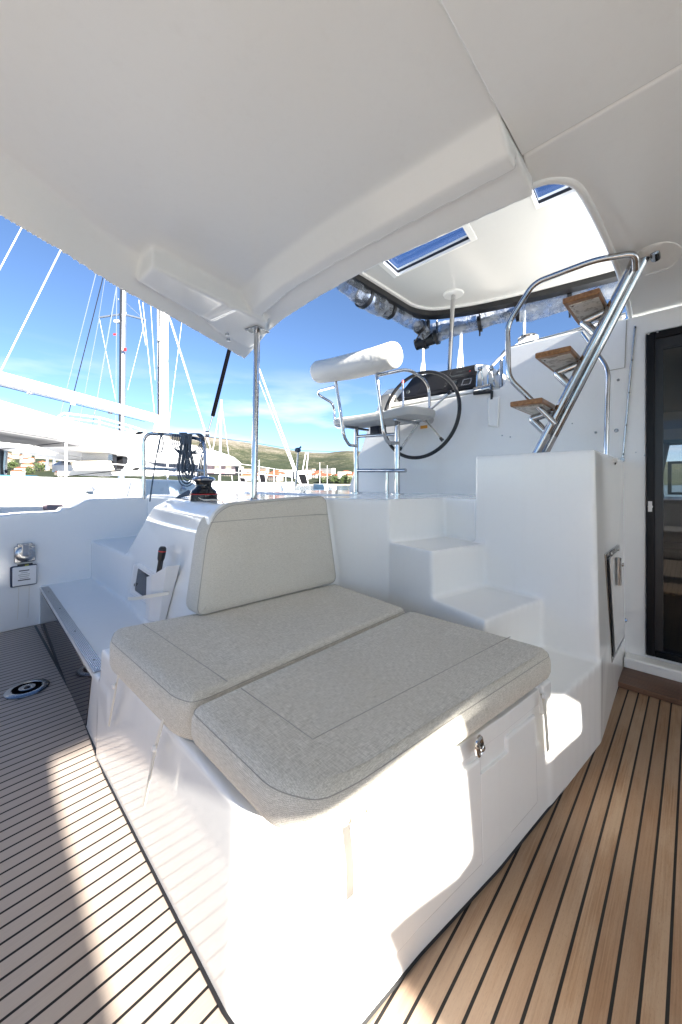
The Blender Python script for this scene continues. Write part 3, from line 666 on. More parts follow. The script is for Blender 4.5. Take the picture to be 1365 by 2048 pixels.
# ---- roof post
pb = Vector((1.255, 1.905, 1.0)); pb = aD(508, 992, 2.22); pb.z = 1.0; pt = aD(515, 665, 2.24)
RP = thing('roof_post', tuple(pb), 'polished steel post holding up the corner of the hard roof', 'post')
part(MB().tube([pb, Vector((pt.x, pt.y, 2.03))], .0185, 24), 'tube', 'steel', RP, smooth=True)
part(MB().lathe([(0, 0), (.045, 0), (.045, .004), (.024, .006), (.022, .012), (0, .012)], pb, n=28), 'base_flange', 'steel', RP, smooth=True)
tq = Matrix.Translation((pt.x, pt.y, 2.018)) @ Matrix.Rotation(R(12), 4, 'Z')
part(MB().box((-.055, -.05, 0), (.055, .05, .008), tq), 'top_flange', 'steel', RP, bevel=.002)
for a, b in ((-1, -1), (-1, 1), (1, -1), (1, 1)): part(MB().lathe([(0, -.004), (.007, -.004), (.007, .002), (0, .002)], tq @ Vector((a * .042, b * .038, 0)), n=12), 'bolt', 'steel_dull', RP)

# ---- stern quarter rail with coiled rope, black shroud
rl0 = aD(288, 1008, 3.0); rl0.z = .97
def rd(x, y, d=3.0): return aD(x, y, d)
RL = thing('guard_rail', tuple(rl0), 'bent steel guard rail with a mid bar at the edge of the side deck', 'rail')
rails = fillet([rl0, rd(288, 866), rd(350, 870), rd(410, 880, 2.9), rd(412, 985, 2.85)], .09, 8)
part(MB().tube(rails, .0135, 14), 'tube', 'steel', RL, smooth=True)
part(MB().tube([rd(289, 937), rd(350, 939, 2.97), rd(411, 942, 2.87)], .012, 12), 'mid_bar', 'steel', RL, smooth=True)
RO = thing('rope_coil', tuple(rd(378, 875, 2.92)), 'blue grey rope coiled and hung over the guard rail', 'rope')
rr = random.Random(3); c0 = rd(372, 872, 2.93)
def rp3(x, y, dd=0): return aD(x, y, 2.93 + dd)
rb = MB()
for k in range(11):
    a = 356 + k * 1.9 + rr.uniform(-1, 1); b = 391 - k * 1.4 + rr.uniform(-1, 1); yb = 966 - k * 4 + rr.uniform(-3, 3); dd = -.04 + rr.uniform(-.03, .03)
    rb.tube(cat_spline([rp3(a + 8, 868, dd), rp3(a + 5, 900, dd), rp3(a, 935, dd), rp3(a + 5, yb, dd), rp3((a + b) / 2 + 2, yb + 7, dd), rp3(b - 3, yb - 4, dd), rp3(b - 2, 930, dd), rp3(b - 8, 900, dd), rp3(b - 9, 868, dd)], 5), .0048, 6)
part(rb, 'hanging_loops', 'rope', RO, smooth=True)
rb = MB()
for k in range(5):
    dx = rr.uniform(-1.5, 1.5); dd = rr.uniform(-.05, .0)
    rb.tube(cat_spline([rp3(346 + k * 3, 868, dd), rp3(345 + k * 4, 885, dd), rp3(350 + k * 4, 898 + k * 1.5, dd), rp3(364 + k, 909 - k * 2, dd), rp3(372, 890, dd), rp3(371, 868, dd)], 5), .0047, 6)
for k in range(4):
    dd = rr.uniform(-.05, 0)
    rb.tube(cat_spline([rp3(371 + k * 2, 869, dd), rp3(392 + k * 3, 868, dd), rp3(402 + k * 2.3, 880, dd), rp3(396 + k * 2, 895 + k * 3, dd), rp3(384, 903 + k, dd), rp3(378, 885, dd)], 5), .0047, 6)
part(rb, 'side_loops', 'rope', RO, smooth=True)
rb = MB()
for k in range(6): rb.tube([rp3(360 + k * 2.6, 866, -.02), rp3(364 + k * 2.3, 872, -.05), rp3(366 + k * 2, 888, -.05)], .0065, 6)
part(rb, 'wrap', 'rope', RO, smooth=True)
RT = thing('hanging_line', tuple(rp3(322, 868)), 'thin grey line tied to the guard rail and hanging to the deck', 'rope')
part(MB().tube(cat_spline([rp3(300, 1003), rp3(306, 960, -.02), rp3(313, 915, -.02), rp3(322, 872, -.03), rp3(327, 885, -.03), rp3(324, 902, -.03), rp3(317, 904, -.03), rp3(318, 895, -.03), rp3(323, 868, -.03)], 5), .0055, 6), 'cord', 'rope', RT, smooth=True)
part(MB().tube(cat_spline([rp3(318, 866, -.02), rp3(322, 870, -.03), rp3(327, 866, -.02)], 4), .010, 6), 'knot', 'rope', RT, smooth=True)
pile = MB()
for k in range(7): pile.tube(cat_spline([aD(352 + k * 4, 998 - k, 2.5), aD(365 + k * 2, 989 - k * 1.2, 2.5), aD(380 + k, 990, 2.45), aD(384, 997, 2.4)], 5), .007, 6)
tag(pile.build('rope_tail', 'rope', smooth=True), 'loose grey rope tail lying on the deck behind the winch', 'rope')
SH = thing('shroud', tuple(aD(392, 985, 3.1)), 'black covered rigging wire with steel turnbuckle rising to the roof edge', 'shroud')
part(MB().tube([aD(459, 700, 3.35), aD(426, 832, 3.25)], .017, 12), 'cover', 'rubber', SH, smooth=True)
part(MB().tube([aD(426, 832, 3.25), aD(414, 874, 3.2), aD(402, 925, 3.15), aD(394, 960, 3.12)], .007, 8), 'wire', 'black', SH, smooth=True)
part(MB().lathe([(0, 0), (.013, 0), (.015, .03), (.012, .06), (.015, .09), (.013, .21), (0, .22)], aD(396, 952, 3.12), (aD(408, 900, 3.17) - aD(396, 952, 3.12)), 12), 'turnbuckle', 'steel', SH, smooth=True)
part(MB().lathe([(0, -.02), (.026, -.02), (.026, .015), (0, .015)], aD(415, 868, 3.2), (1, -.4, .1), 14), 'toggle', 'steel_dull', SH)
part(MB().tube([aD(392, 984, 3.1), aD(404, 915, 3.14)], .009, 8), 'chainplate', 'black', SH)
def wire(pts, r, label, name='wire', m='steel_dull', cat='wire', grp=None, n=6):
    o = MB().tube(pts, r, n).build(name, m, smooth=True); return tag(o, label, cat, grp)
GL = 'guard wires along the deck edge'
wire([aD(283, 866, 3.02), aD(120, 886, 2.5), aD(-40, 903, 2.1)], .0028, 'upper dark guard wire running left from the steel rail', 'guard_wire', 'black', grp=GL)
wire([aD(276, 937, 3.0), aD(120, 954, 2.5), aD(-40, 970, 2.1)], .0028, 'lower dark guard wire running left from the steel rail', 'guard_wire', 'black', grp=GL)
wire([aD(410, 873, 2.9), aD(500, 884, 4.2), aD(598, 901, 5.0), aD(720, 905, 6.5)], .003, 'guard wire running right past the roof post', 'guard_wire', 'black', grp=GL)
for (x, y) in ((279, 866), (273, 938)): tag(MB().lathe([(0, -.03), (.006, -.03), (.011, -.01), (.011, .01), (.006, .03), (0, .03)], aD(x, y, 2.98), (aD(x, y, 2.98) - aD(x - 50, y + 6, 2.8)), 12).build('wire_end', 'black', smooth=True), ('upper' if y < 900 else 'lower') + ' black end fitting of a guard wire at the rail', 'wire fitting', 'wire end fittings')
st = thing('stanchion', tuple(aD(596, 975, 5.0)), 'thin steel stanchion with rope knot at the deck edge, right of the post', 'stanchion')
part(MB().tube([aD(592, 972, 5), aD(597, 902, 5)], .012, 8), 'pole', 'steel_dull', st, smooth=True)
part(MB().lathe([(0, -.04), (.03, -.03), (.035, 0), (.03, .03), (0, .04)], aD(596, 900, 5), (1, 0, .2), 10).tube([aD(596, 900, 5), aD(603, 893, 5)], .012, 6), 'knot', 'rope', st)

# ================================================================== HELM
HS = thing('helm_chair', tuple(aX(755, 984, 2.45)), 'white padded helm seat with roll backrest on steel tube legs', 'seat')
HS.location.z = 1.0
lg = [aX(795, 984, 2.45), aX(713, 980, 2.47)]
for q_ in lg:
    q_.z = 1.012
    part(MB().tube([q_, Vector((q_.x, q_.y, 1.60))], .021, 18).lathe([(0, 0), (.055, 0), (.055, .005), (.024, .008), (0, .008)], q_, n=24), 'leg', 'steel', HS, smooth=True)
A, B = lg
part(MB().tube([aX(796, 868, 2.45), aX(714, 873, 2.47)], .014, 12), 'upper_crossbar', 'steel', HS, smooth=True)
part(MB().tube([aX(812, 941, 2.43), aX(716, 941, 2.47)], .016, 12), 'footrest', 'steel', HS, smooth=True)
fs = aX(775, 941, 2.45); part(MB().tube([fs, Vector((fs.x, fs.y, 1.012))], .013, 12), 'footrest_leg', 'steel', HS, smooth=True)
# back frames and arms
def frame_side(post, arm, name='back_frame'):
    part(MB().tube(fillet(post, .07, 6), .0135, 12), 'back_frame', 'steel', HS, smooth=True)
    part(MB().tube(fillet(arm, .07, 6), .0125, 12), 'armrest', 'steel', HS, smooth=True)
frame_side([aX(752, 738, 2.16), aX(760, 800, 2.18), aX(768, 868, 2.2), aX(776, 886, 2.26), aX(797, 886, 2.45)],
           [aX(755, 751, 2.17), aX(815, 738, 2.40), aX(846, 755, 2.60), aX(859, 775, 2.68), aX(860, 822, 2.68), aX(848, 838, 2.62), aX(800, 845, 2.45)])
frame_side([aX(671, 758, 2.16), aX(680, 815, 2.18), aX(688, 872, 2.2), aX(698, 890, 2.27), aX(714, 892, 2.47)],
           [aX(671, 773, 2.17), aX(637, 782, 2.42), aX(636, 789, 2.5), aX(665, 806, 2.62), aX(669, 820, 2.66), aX(670, 850, 2.66), aX(679, 856, 2.6), aX(714, 852, 2.47)])
# roll backrest
b0 = aX(633, 745, 2.15); b1 = aX(795, 708, 2.15); ax = (b1 - b0); Ln = ax.length
prf = [(0, 0), (.06, .002), (.082, .012), (.094, .04), (.096, Ln * .25), (.098, Ln * .5), (.095, Ln * .75), (.094, Ln - .03), (.082, Ln - .008), (.06, Ln), (0, Ln + .002)]
rb_ = MB().lathe(prf, b0, ax, 40)
for i, v_ in enumerate(rb_.v):
    t = (v_ - b0).dot(ax) / Ln / Ln; v_ += Vector((0, 0, -.018 * math.sin(t * math.pi) + .006 * noise.noise(v_ * 9))); rb_.v[i] = v_
part(rb_, 'backrest', 'vinyl_white', HS, smooth=True)
# seat pad (crowned, rounded)
def seatpt(u, v):   # u 0..1 across Y (right->left), v 0..1 along X
    Y = 1.475 + (2.30 - 1.475) * u; X = 2.24 + .46 * v + .03 * math.sin(u * math.pi); return X, Y
loops = []
for (ins, z) in ((.05, 1.588), (.008, 1.600), (0, 1.625), (.006, 1.650), (.03, 1.665), (.09, 1.675)):
    lp_ = []
    for p in rounded([(0, 0, 0), (1, 0, 0), (1, 1, 0), (0, 1, 0)], .22, 6):
        u_ = .5 + (p.x - .5) * (1 - ins * 2 / .82); v_ = .5 + (p.y - .5) * (1 - ins * 2 / .46); X, Y = seatpt(u_, v_)
        lp_.append((X, Y, z + .022 * math.cos((u_ - .5) * 6.28 * 1.0) * (-1) * .6 - .004 + .03 * (v_ - .3)))
    loops.append(lp_)
part(MB().loft(loops), 'seat_pad', 'seat_grey', HS, smooth=True)
for y in (1.62, 2.15): part(MB().box((2.3, y, 1.575), (2.62, y + .03, 1.592)), 'bracket', 'steel_dull', HS)

# wheel
wc = aX(838, 830, 2.62)
WH = thing('steering_wheel', tuple(wc), 'large black rimmed steering wheel with three steel spokes', 'steering wheel')
wax = Vector((-1, 0, .10)).normalized(); q3 = wax.to_track_quat('Z', 'Y')
def wp(a, r, off=0): return wc + q3 @ Vector((r * math.cos(a), r * math.sin(a), off))
rim = MB(); nn = 64; m_ = 12; R_ = .352
lps = []
for i in range(nn):
    a = i * 2 * math.pi / nn; lps.append([wp(a, R_ + .0145 * math.cos(k * 2 * math.pi / m_), .0145 * math.sin(k * 2 * math.pi / m_)) for k in range(m_)])
vsr = [p for l in lps for p in l]; rim.add(vsr, [[i * m_ + k, ((i + 1) % nn) * m_ + k, ((i + 1) % nn) * m_ + (k + 1) % m_, i * m_ + (k + 1) % m_] for i in range(nn) for k in range(m_)])
part(rim, 'rim', 'black', WH, smooth=True)
for tgt in ((903, 783), (886, 881), (800, 900)):
    tp = aX(*tgt, 2.62); part(MB().tube([wc - wax * .06, tp], .0085, 10), 'spoke', 'steel', WH, smooth=True)
    part(MB().lathe([(0, 0), (.014, 0), (.012, .03), (0, .03)], tp, (wc - tp), 12), 'spoke_end', 'black', WH)
part(MB().tube([wc - wax * .02, wc - wax * .19], .035, 20), 'hub', 'steel', WH, smooth=True)
part(MB().tube([aX(808, 830, 2.60), aX(806, 766, 2.60)], .010, 10), 'wheel_lever', 'steel', WH, smooth=True)
part(MB().lathe([(0, 0), (.011, 0), (.010, .02), (0, .028)], aX(806, 766, 2.60), (0, 0, 1), 10), 'lever_tip', 'red', WH)
tag(MB().box(aX(848, 854, 2.797) - Vector((.0, .034, .013)), aX(848, 854, 2.797) + Vector((.003, .034, .013))).build('warning_sticker', 'orange'), 'small orange warning sticker behind the steering wheel', 'sticker')
# instrument panel
IP = thing('instrument_panel', tuple(aX(870, 790, 2.95)), 'sloping black instrument panel with gauges on top of the helm console', 'instrument panel')
c4 = [aX(792, 799, 2.93), aX(949, 773, 2.93), aX(961, 727, 3.04), aX(828, 753, 3.04)]
pn = (c4[1] - c4[0]).cross(c4[3] - c4[0]).normalized()
if pn.x > 0: pn = -pn
part(MB().loft([rounded(c4, .02, 4), [p - pn * .05 for p in rounded(c4, .02, 4)]]), 'fascia', 'black', IP, bevel=.006)
def onp(u, v, off=.001): 
    return (c4[0] * (1 - u) + c4[1] * u) * (1 - v) + (c4[3] * (1 - u) + c4[2] * u) * v + pn * off
def ppanel(u0, u1, v0, v1, name, m, off=.002):
    part(MB().loft([[onp(u0, v0, off), onp(u1, v0, off), onp(u1, v1, off), onp(u0, v1, off)], [onp(u0, v0, -.004), onp(u1, v0, -.004), onp(u1, v1, -.004), onp(u0, v1, -.004)]]), name, m, IP)
ppanel(.30, .62, .12, .90, 'display', 'black', .004)
ppanel(.65, .99, .50, .93, 'switch_unit', 'black', .003); ppanel(.64, .97, .06, .46, 'gauge_unit', 'black', .003); ppanel(.02, .28, .06, .5, 'gauge_unit', 'black', .003)
for (u, v, r_) in ((.74, .27, .030), (.12, .25, .020)): part(MB().lathe([(0, 0), (r_, 0), (r_ * .95, .006), (0, .006)], onp(u, v, .003), pn, 24), 'dial', 'dial', IP)
for (u, v, r_) in ((.74, .27, .012), (.12, .25, .012)): part(MB().lathe([(0, 0), (r_, 0), (0, .003)], onp(u, v, .0085), pn, 16), 'dial_hub', 'black', IP)
ppanel(.84, .95, .12, .40, 'bezel', 'steel_dull', .0045); ppanel(.855, .935, .16, .36, 'screen', 'black', .0055)
for k in range(7): ppanel(.66 + k * .022, .674 + k * .022, .60, .64, 'key', 'dial', .0045)
for k in range(4): ppanel(.70 + k * .03, .715 + k * .03, .78, .81, 'key', 'dial', .0045)
for k in range(5): ppanel(.632, .64, .20 + k * .12, .23 + k * .12, 'key', 'dial', .0045)
ppanel(.885, .90, .70, .76, 'alarm_key', 'red', .0055)
# sill below panel + hump left
tag(MB().loft([[aX(772, 808, 2.90), aX(955, 776, 2.90), aX(955, 783, 2.88), aX(772, 815, 2.88)], [p + Vector((.35, 0, 0)) for p in (aX(772, 808, 2.90), aX(955, 776, 2.90), aX(955, 783, 2.88), aX(772, 815, 2.88))]]).build('console_ledge', 'gelcoat', bevel=.01), 'white ledge under the black instrument panel', 'ledge')
hm = MB().loft([[aX(748, 835, 2.93), aX(760, 792, 2.93), aX(773, 779, 2.96), aX(786, 775, 2.98), aX(796, 778, 3.0), aX(798, 820, 2.95)], [p + Vector((.5, -.1, 0)) for p in (aX(748, 835, 2.93), aX(760, 792, 2.93), aX(773, 779, 2.96), aX(786, 775, 2.98), aX(796, 778, 3.0), aX(798, 820, 2.95))]])
tag(hm.build('console_pod', 'gelcoat', bevel=.02), 'rounded white pod at the left end of the helm console', 'console pod')
tag(MB().box(aX(757, 868, 2.60), aX(757, 868, 2.60) + Vector((.06, .10, .10))).build('speaker_box', 'navy', bevel=.012), 'small dark box fixed below the helm seat level', 'box')
# engine throttle
th = aX(968, 782, 2.86)
TH = thing('throttle_lever', tuple(th), 'chrome engine throttle with black grip on the console edge', 'throttle')
part(MB().tube([th + Vector((0, .07, .005)), th + Vector((0, -.06, .012))], .038, 24), 'barrel', 'steel', TH, smooth=True)
part(MB().tube([aX(948, 787, 2.78), aX(984, 783, 2.78)], .013, 14), 'grip', 'black', TH, smooth=True)
part(MB().tube([aX(984, 782, 2.78), aX(984, 799, 2.78)], .010, 10), 'lever', 'black', TH, smooth=True)
for x0 in (958, 980):
    part(MB().tube(fillet([aX(x0 - 4, 775, 2.90), aX(x0 - 3, 748, 2.90), aX(x0 + 4, 737, 2.90), aX(x0 + 8, 760, 2.92), aX(x0 + 8, 775, 2.92)], .04), .007, 8), 'bow', 'steel', TH, smooth=True)
    part(MB().lathe([(0, -.02), (.014, -.015), (.018, 0), (.014, .015), (0, .02)], aX(x0 + 3, 737, 2.88), (-1, 0, 0), 16), 'knob', 'steel', TH, smooth=True)
tag(MB().loft([[aX(975, 795, 2.797), aX(1000, 793, 2.797), aX(998, 856, 2.797), aX(976, 853, 2.797)], [aX(977, 795, 2.775), aX(998, 794, 2.775), aX(996, 853, 2.775), aX(978, 851, 2.775)]]).build('throttle_cover', 'gelcoat', bevel=.006), 'tall white cover plate on the wall under the throttle', 'cover plate')
tag(MB().loft([[aX(948, 728, 3.0), aX(975, 728, 3.0), aX(1000, 775, 3.0), aX(950, 778, 3.0)], [p + Vector((.4, 0, 0)) for p in (aX(948, 728, 3.0), aX(975, 728, 3.0), aX(1000, 775, 3.0), aX(950, 778, 3.0))]]).build('console_shoulder', 'gelcoat', bevel=.02), 'white shoulder of the console right of the instruments', 'console shoulder')

# ---- boarding ladder up through the roof
LD = thing('ladder', tuple(aX(1085, 898, 2.12)), 'steel ladder with wooden treads leaning from the pedestal up to the roof', 'ladder')
for (x0, y0, x1, y1, X) in ((1076, 902, 1266, 530, 2.07), (1092, 902, 1290, 514, 2.125)):
    a = aX(x0, y0, X); b = aX(x1, y1, X); d_ = (b - a).normalized()
    part(MB().tube([a - d_ * .05, b + d_ * .02], .0202, 24), 'stringer', 'steel', LD, smooth=True)
treads = [((1125, 608), (1200, 588), (1218, 632), (1155, 660)), ((1070, 717), (1142, 702), (1168, 735), (1110, 753)), ((1020, 814), (1085, 808), (1114, 834), (1058, 845))]
for tr_ in treads:
    z = aX(tr_[0][0], tr_[0][1], 1.93).z
    qd_ = [aZ(x, y, z) for x, y in tr_]
    # squared up in plan
    x0, x1 = 1.93, 2.26; y0 = (qd_[0].y + qd_[3].y) / 2; y1 = qd_[1].y
    y0 = aX(tr_[0][0], tr_[0][1], x0).y; y1 = aX(tr_[1][0], tr_[1][1], x0).y
    trd = part(MB().box((x0, y1, z), (x1, y0, z + .026)), 'tread', 'tread_wood', LD, bevel=.006)
    part(MB().box((x0 + .035, y1 + .01, z - .004), (x1 - .035, y0 - .018, z + .002)), 'bare_panel', 'bare_panel', trd)
    xm = (x0 + x1) / 2; ym = (y0 + y1) / 2
    Ys = lambda z_: .591 - (z_ - 1.278) * .501
    part(MB().tube(fillet([Vector((2.10, Ys(z - .125), z - .125)), Vector((2.10, ym + .022, z - .045)), Vector((2.10, Ys(z - .02) + .01, z - .020))], .012, 4), .0195, 16), 'bracket', 'steel', trd, smooth=True)
    for a_ in ((x0 + .05, y0 - .03), (x1 - .05, y0 - .03), (x1 - .05, y1 + .03)): part(MB().lathe([(0, 0), (.006, 0), (0, .003)], (a_[0], a_[1], z - .004), (0, 0, -1), 10), 'screw', 'steel_dull', trd)
part(MB().tube(fillet([aX(1112, 848, 2.05), aX(1018, 756, 1.98), aX(1015, 650, 1.96), aX(1068, 566, 1.96), aX(1190, 520, 1.97), aX(1272, 506, 1.99), aX(1272, 540, 2.04)], .045, 6), .0135, 14), 'handrail', 'steel', LD, smooth=True)
part(MB().lathe([(0, -.02), (.017, -.02), (.017, .025), (.010, .03), (0, .03)], aX(1311, 511, 2.12), (-1, 0, .3), 12), 'mounting_bolt', 'steel_dull', LD)
gr = thing('grab_rail', tuple(aX(1212, 905, 2.6)), 'bent steel grab rail standing behind the ladder', 'grab rail')
part(MB().tube(fillet([aX(1165, 665, 2.66), aX(1217, 738, 2.62), aX(1212, 910, 2.6)], .06, 6), .0125, 12), 'tube', 'steel', gr, smooth=True)
# pin and lug on pedestal corner
lg_ = thing('lug', tuple(aX(1222, 925, 2.45)), 'small chrome lock on the top edge of the pedestal', 'lock')
part(MB().lathe([(0, 0), (.014, 0), (.014, .02), (.008, .024), (0, .024)], aX(1222, 925, 2.42), (0, -1, 0), 14), 'barrel', 'steel', lg_, smooth=True)
for x in (1208, 1215, 1231): part(MB().lathe([(0, -.012), (.012, -.008), (.014, 0), (.012, .008), (0, .012)], aX(x, 915 + (x - 1208) * .2, 2.40), (0, -1, 0), 12), 'pad', 'white_plastic', lg_, smooth=True)
# bolt rope track on the bulkhead
tk = thing('awning_track', tuple(aX(1245, 920, 2.79)), 'thin curved metal track on the bulkhead beside the door', 'track')
part(MB().tube(cat_spline([aX(1271, 652, 2.795), aX(1262, 740, 2.795), aX(1255, 820, 2.795), aX(1246, 915, 2.795)], 5), .0045, 8), 'rail', 'steel_dull', tk, smooth=True)
for t_ in ((1271, 655), (1265, 720), (1259, 785), (1253, 850), (1247, 908)): part(MB().lathe([(0, 0), (.005, 0), (0, .004)], aX(*t_, 2.789), (-1, 0, 0), 8), 'rivet', 'black', tk)
part(MB().lathe([(.006, 0), (.013, 0), (.013, .004), (.006, .004)], aX(1245, 920, 2.797), (-1, 0, 0), 14), 'eyelet', 'steel_dull', tk)

# ---- hatch in the pedestal's side
HT = thing('side_hatch', tuple(aY(1225, 1320, .29)), 'steel framed access hatch in the side of the pedestal, ajar', 'hatch')
hq = [aY(1209, 1108, .2985), aY(1237, 1089, .2985), aY(1248, 1274, .2985), aY(1222, 1326, .2985)]
hc = sum(hq, Vector()) / 4
hi = [hc + (p - hc) * .90 for p in hq]
part(MB().loft([[p + Vector((0, .02, 0)) for p in hq], [p - Vector((0, .006, 0)) for p in hq]]), 'frame', 'steel_dull', HT, bevel=.004)
part(MB().loft([[p - Vector((0, .004, 0)) for p in hi], [p - Vector((0, .0085, 0)) for p in hi]]), 'leaf', 'gelcoat', HT, bevel=.003)
dk = [hi[0], hi[0] * .90 + hi[1] * .10, hi[3] * .85 + hi[2] * .15, hi[3]]
part(MB().loft([[p - Vector((0, .006, 0)) for p in dk], [p - Vector((0, .0095, 0)) for p in dk]]), 'gap', 'black', HT)
for t_ in (.25, .75): part(MB().lathe([(0, 0), (.010, 0), (.006, .006), (0, .006)], hq[0] * (1 - t_) + hq[1] * t_ + Vector((0, -.012, -.012)), (0, -1, 0), 10), 'screw', 'steel', HT)
for t_ in (.2, .8): part(MB().lathe([(0, 0), (.012, 0), (.008, .008), (0, .008)], hq[1] * (1 - t_) + hq[2] * t_ + Vector((0, -.012, 0)), (0, -1, 0), 10), 'screw', 'steel', HT)
e0 = hi[0] * .45 + hi[1] * .55; part(MB().tube([e0 + Vector((.02, -.02, -.02)), e0 + Vector((.03, -.02, -.16))], .012, 10), 'handle', 'steel_dull', HT, smooth=True)

# ================================================================== HELM BIMINI
bz = 2.9
outb_ = [zc(x, y, bz) for x, y in ((700, 538), (1300, 530))]
BO = [(1.95, 2.07), (3.25, 2.07), (3.44, 1.97), (3.61, 1.65), (3.73, 1.21), (3.85, .47), (3.9, -.2), (1.95, -.2)]
def zz(px, py): return zc(px, py, 2.91)
k1 = [zz(765, 524), zz(795, 551), zz(943, 481), zz(926, 452)]
k2 = [zz(1060, 372), zz(1077, 414), zz(1175, 372), zz(1150, 335)]
BM = thing('helm_roof', (3, 1, 2.9), 'white hard bimini over the helm with two tinted roof windows', 'roof')
def rl2(pts): return [(p.x, p.y) for p in pts]
bo = rl2(rounded([(x, y, 0) for x, y in BO], .22, 6))
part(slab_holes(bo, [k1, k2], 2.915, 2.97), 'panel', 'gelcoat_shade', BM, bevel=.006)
def grow(k, g):
    c_ = Vector((sum(p[0] for p in k) / 4, sum(p[1] for p in k) / 4)); return [tuple(c_ + (Vector(p) - c_) * g) for p in k]
for k in (k1, k2):
    fr_ = part(slab_holes(grow(k, 1.13), [grow(k, .985)], 2.905, 2.935), 'window_frame', 'gelcoat', BM, bevel=.004)
    f2 = part(slab_holes(grow(k, 1.0), [grow(k, .965)], 2.928, 2.950), 'gasket', 'black', BM)
    part(MB().prism(grow(k, .99), 2.978, 2.984), 'pane', 'skylight_glass', BM)
# rim strips
def offp(poly, d):
    o = []; n = len(poly); cx_ = sum(p[0] for p in poly) / n; cy_ = sum(p[1] for p in poly) / n
    for i, p in enumerate(poly):
        t = (Vector(poly[(i + 1) % n]) - Vector(poly[i - 1])).normalized(); nn = Vector((t.y, -t.x))
        if nn.dot(Vector(p) - Vector((cx_, cy_))) < 0: nn = -nn
        o.append((p[0] + nn.x * d, p[1] + nn.y * d))
    return o
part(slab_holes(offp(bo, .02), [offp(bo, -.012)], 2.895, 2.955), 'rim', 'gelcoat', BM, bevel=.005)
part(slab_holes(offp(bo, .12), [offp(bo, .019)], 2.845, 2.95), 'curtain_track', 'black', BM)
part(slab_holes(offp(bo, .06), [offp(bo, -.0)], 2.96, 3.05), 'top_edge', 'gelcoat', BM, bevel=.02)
bp = aD(907, 598, 3.55)
BP = thing('helm_roof_post', (bp.x, bp.y, 1.75), 'thin steel post between the helm console and the helm bimini', 'post')
btm = aD(899, 740, 3.5); dn = (btm - bp); part(MB().tube([bp + Vector((0, 0, .03)), btm, btm + dn * .9], .021, 18), 'tube', 'steel', BP, smooth=True)
part(MB().lathe([(0, .0), (.10, .0), (.09, -.012), (0, -.012)], (bp.x, bp.y, 2.914), n=30), 'top_flange', 'gelcoat', BP, smooth=True)
# rolled clear curtains
def roll(pts, r, name, label, seed, grp='rolled clear curtains under the helm bimini'):
    T = thing(name, tuple(pts[0]), label, 'curtain', grp); rn = random.Random(seed)
    ln = cat_spline(pts, 10); rad = [r * (1 + .22 * noise.noise(p * 3.1 + Vector((seed, 0, 0)))) for p in ln]
    mbr = MB().tube(ln, rad, 22)
    for i, v_ in enumerate(mbr.v): mbr.v[i] = v_ + Vector((noise.noise(v_ * 14), noise.noise(v_ * 14 + Vector((9, 0, 0))), noise.noise(v_ * 11 + Vector((0, 5, 0))))) * .016
    part(mbr, 'clear_sheet', 'vinyl', T, smooth=True)
    return T, ln, rad
def cstrap(T, p, d, r, tail=None, w_=.018):
    q = Vector(d).normalized().to_track_quat('Z', 'Y'); s_ = MB()
    s_.lathe([(r, -w_), (r + .006, -w_), (r + .006, w_), (r, w_)], p, d, 24)
    s_.tube([p + Vector((0, 0, r * .8)), Vector((p.x, p.y, 2.90))], .010, 6)
    if tail: s_.tube([p - Vector((0, 0, r)), p - Vector((0, 0, r)) + Vector(tail)], .009, 6)
    part(s_, 'strap', 'black', T)
sideX = [aY(688, 556, 2.22), aY(725, 590, 2.22), aY(762, 612, 2.22), aY(800, 632, 2.20), aY(838, 652, 2.18), aY(852, 672, 2.16)]
T1, l1, r1 = roll(sideX[:3] , .105, 'rolled_curtain', 'thick rolled clear curtain at the outboard edge of the helm bimini', 3)
T1b, l1b, r1b = roll(sideX[2:], .068, 'rolled_curtain', 'thinner rolled clear curtain near the far corner of the helm bimini', 5)
for i in (11,): cstrap(T1, l1[i], l1[i + 1] - l1[i - 1], r1[i] * 1.05)
for i in (5, 21): cstrap(T1b, l1b[i], l1b[i + 1] - l1b[i - 1], r1b[i] * 1.08, (0.05, .1, -.06) if i == 21 else None)
for (p, s_) in ((sideX[2], .085), (sideX[5], .06)):
    sp_ = []
    for k in range(26):
        a = k * .55; rr_ = s_ * (1 - k / 34); sp_.append(p + Vector((-.02 + .001 * k, 0, 0)) + Vector((rr_ * math.cos(a), 0, rr_ * math.sin(a))))
    part(MB().tube(sp_, .012, 6), 'rolled_end', 'black', T1b)
fw = [aX(838, 689, 3.66), aX(880, 672, 3.70), aX(960, 648, 3.82), aX(1040, 625, 3.92), aX(1140, 600, 4.02), aX(1250, 566, 4.08)]
T2, l2, r2 = roll(fw[:4], .050, 'rolled_curtain', 'long rolled clear curtain under the forward edge of the helm bimini', 8)
T3, l3, r3 = roll(fw[3:], .095, 'rolled_curtain', 'wide rolled clear curtain seen behind the ladder', 11)
for T_, l_, idx in ((T2, l2, (4, 9, 20, 29)), (T3, l3, (10,))):
    for i in idx: cstrap(T_, l_[i], l_[min(i + 1, len(l_) - 1)] - l_[i - 1], .075 if T_ is T2 else .115, (0, 0, -.05) if i in (20, 10) else None)
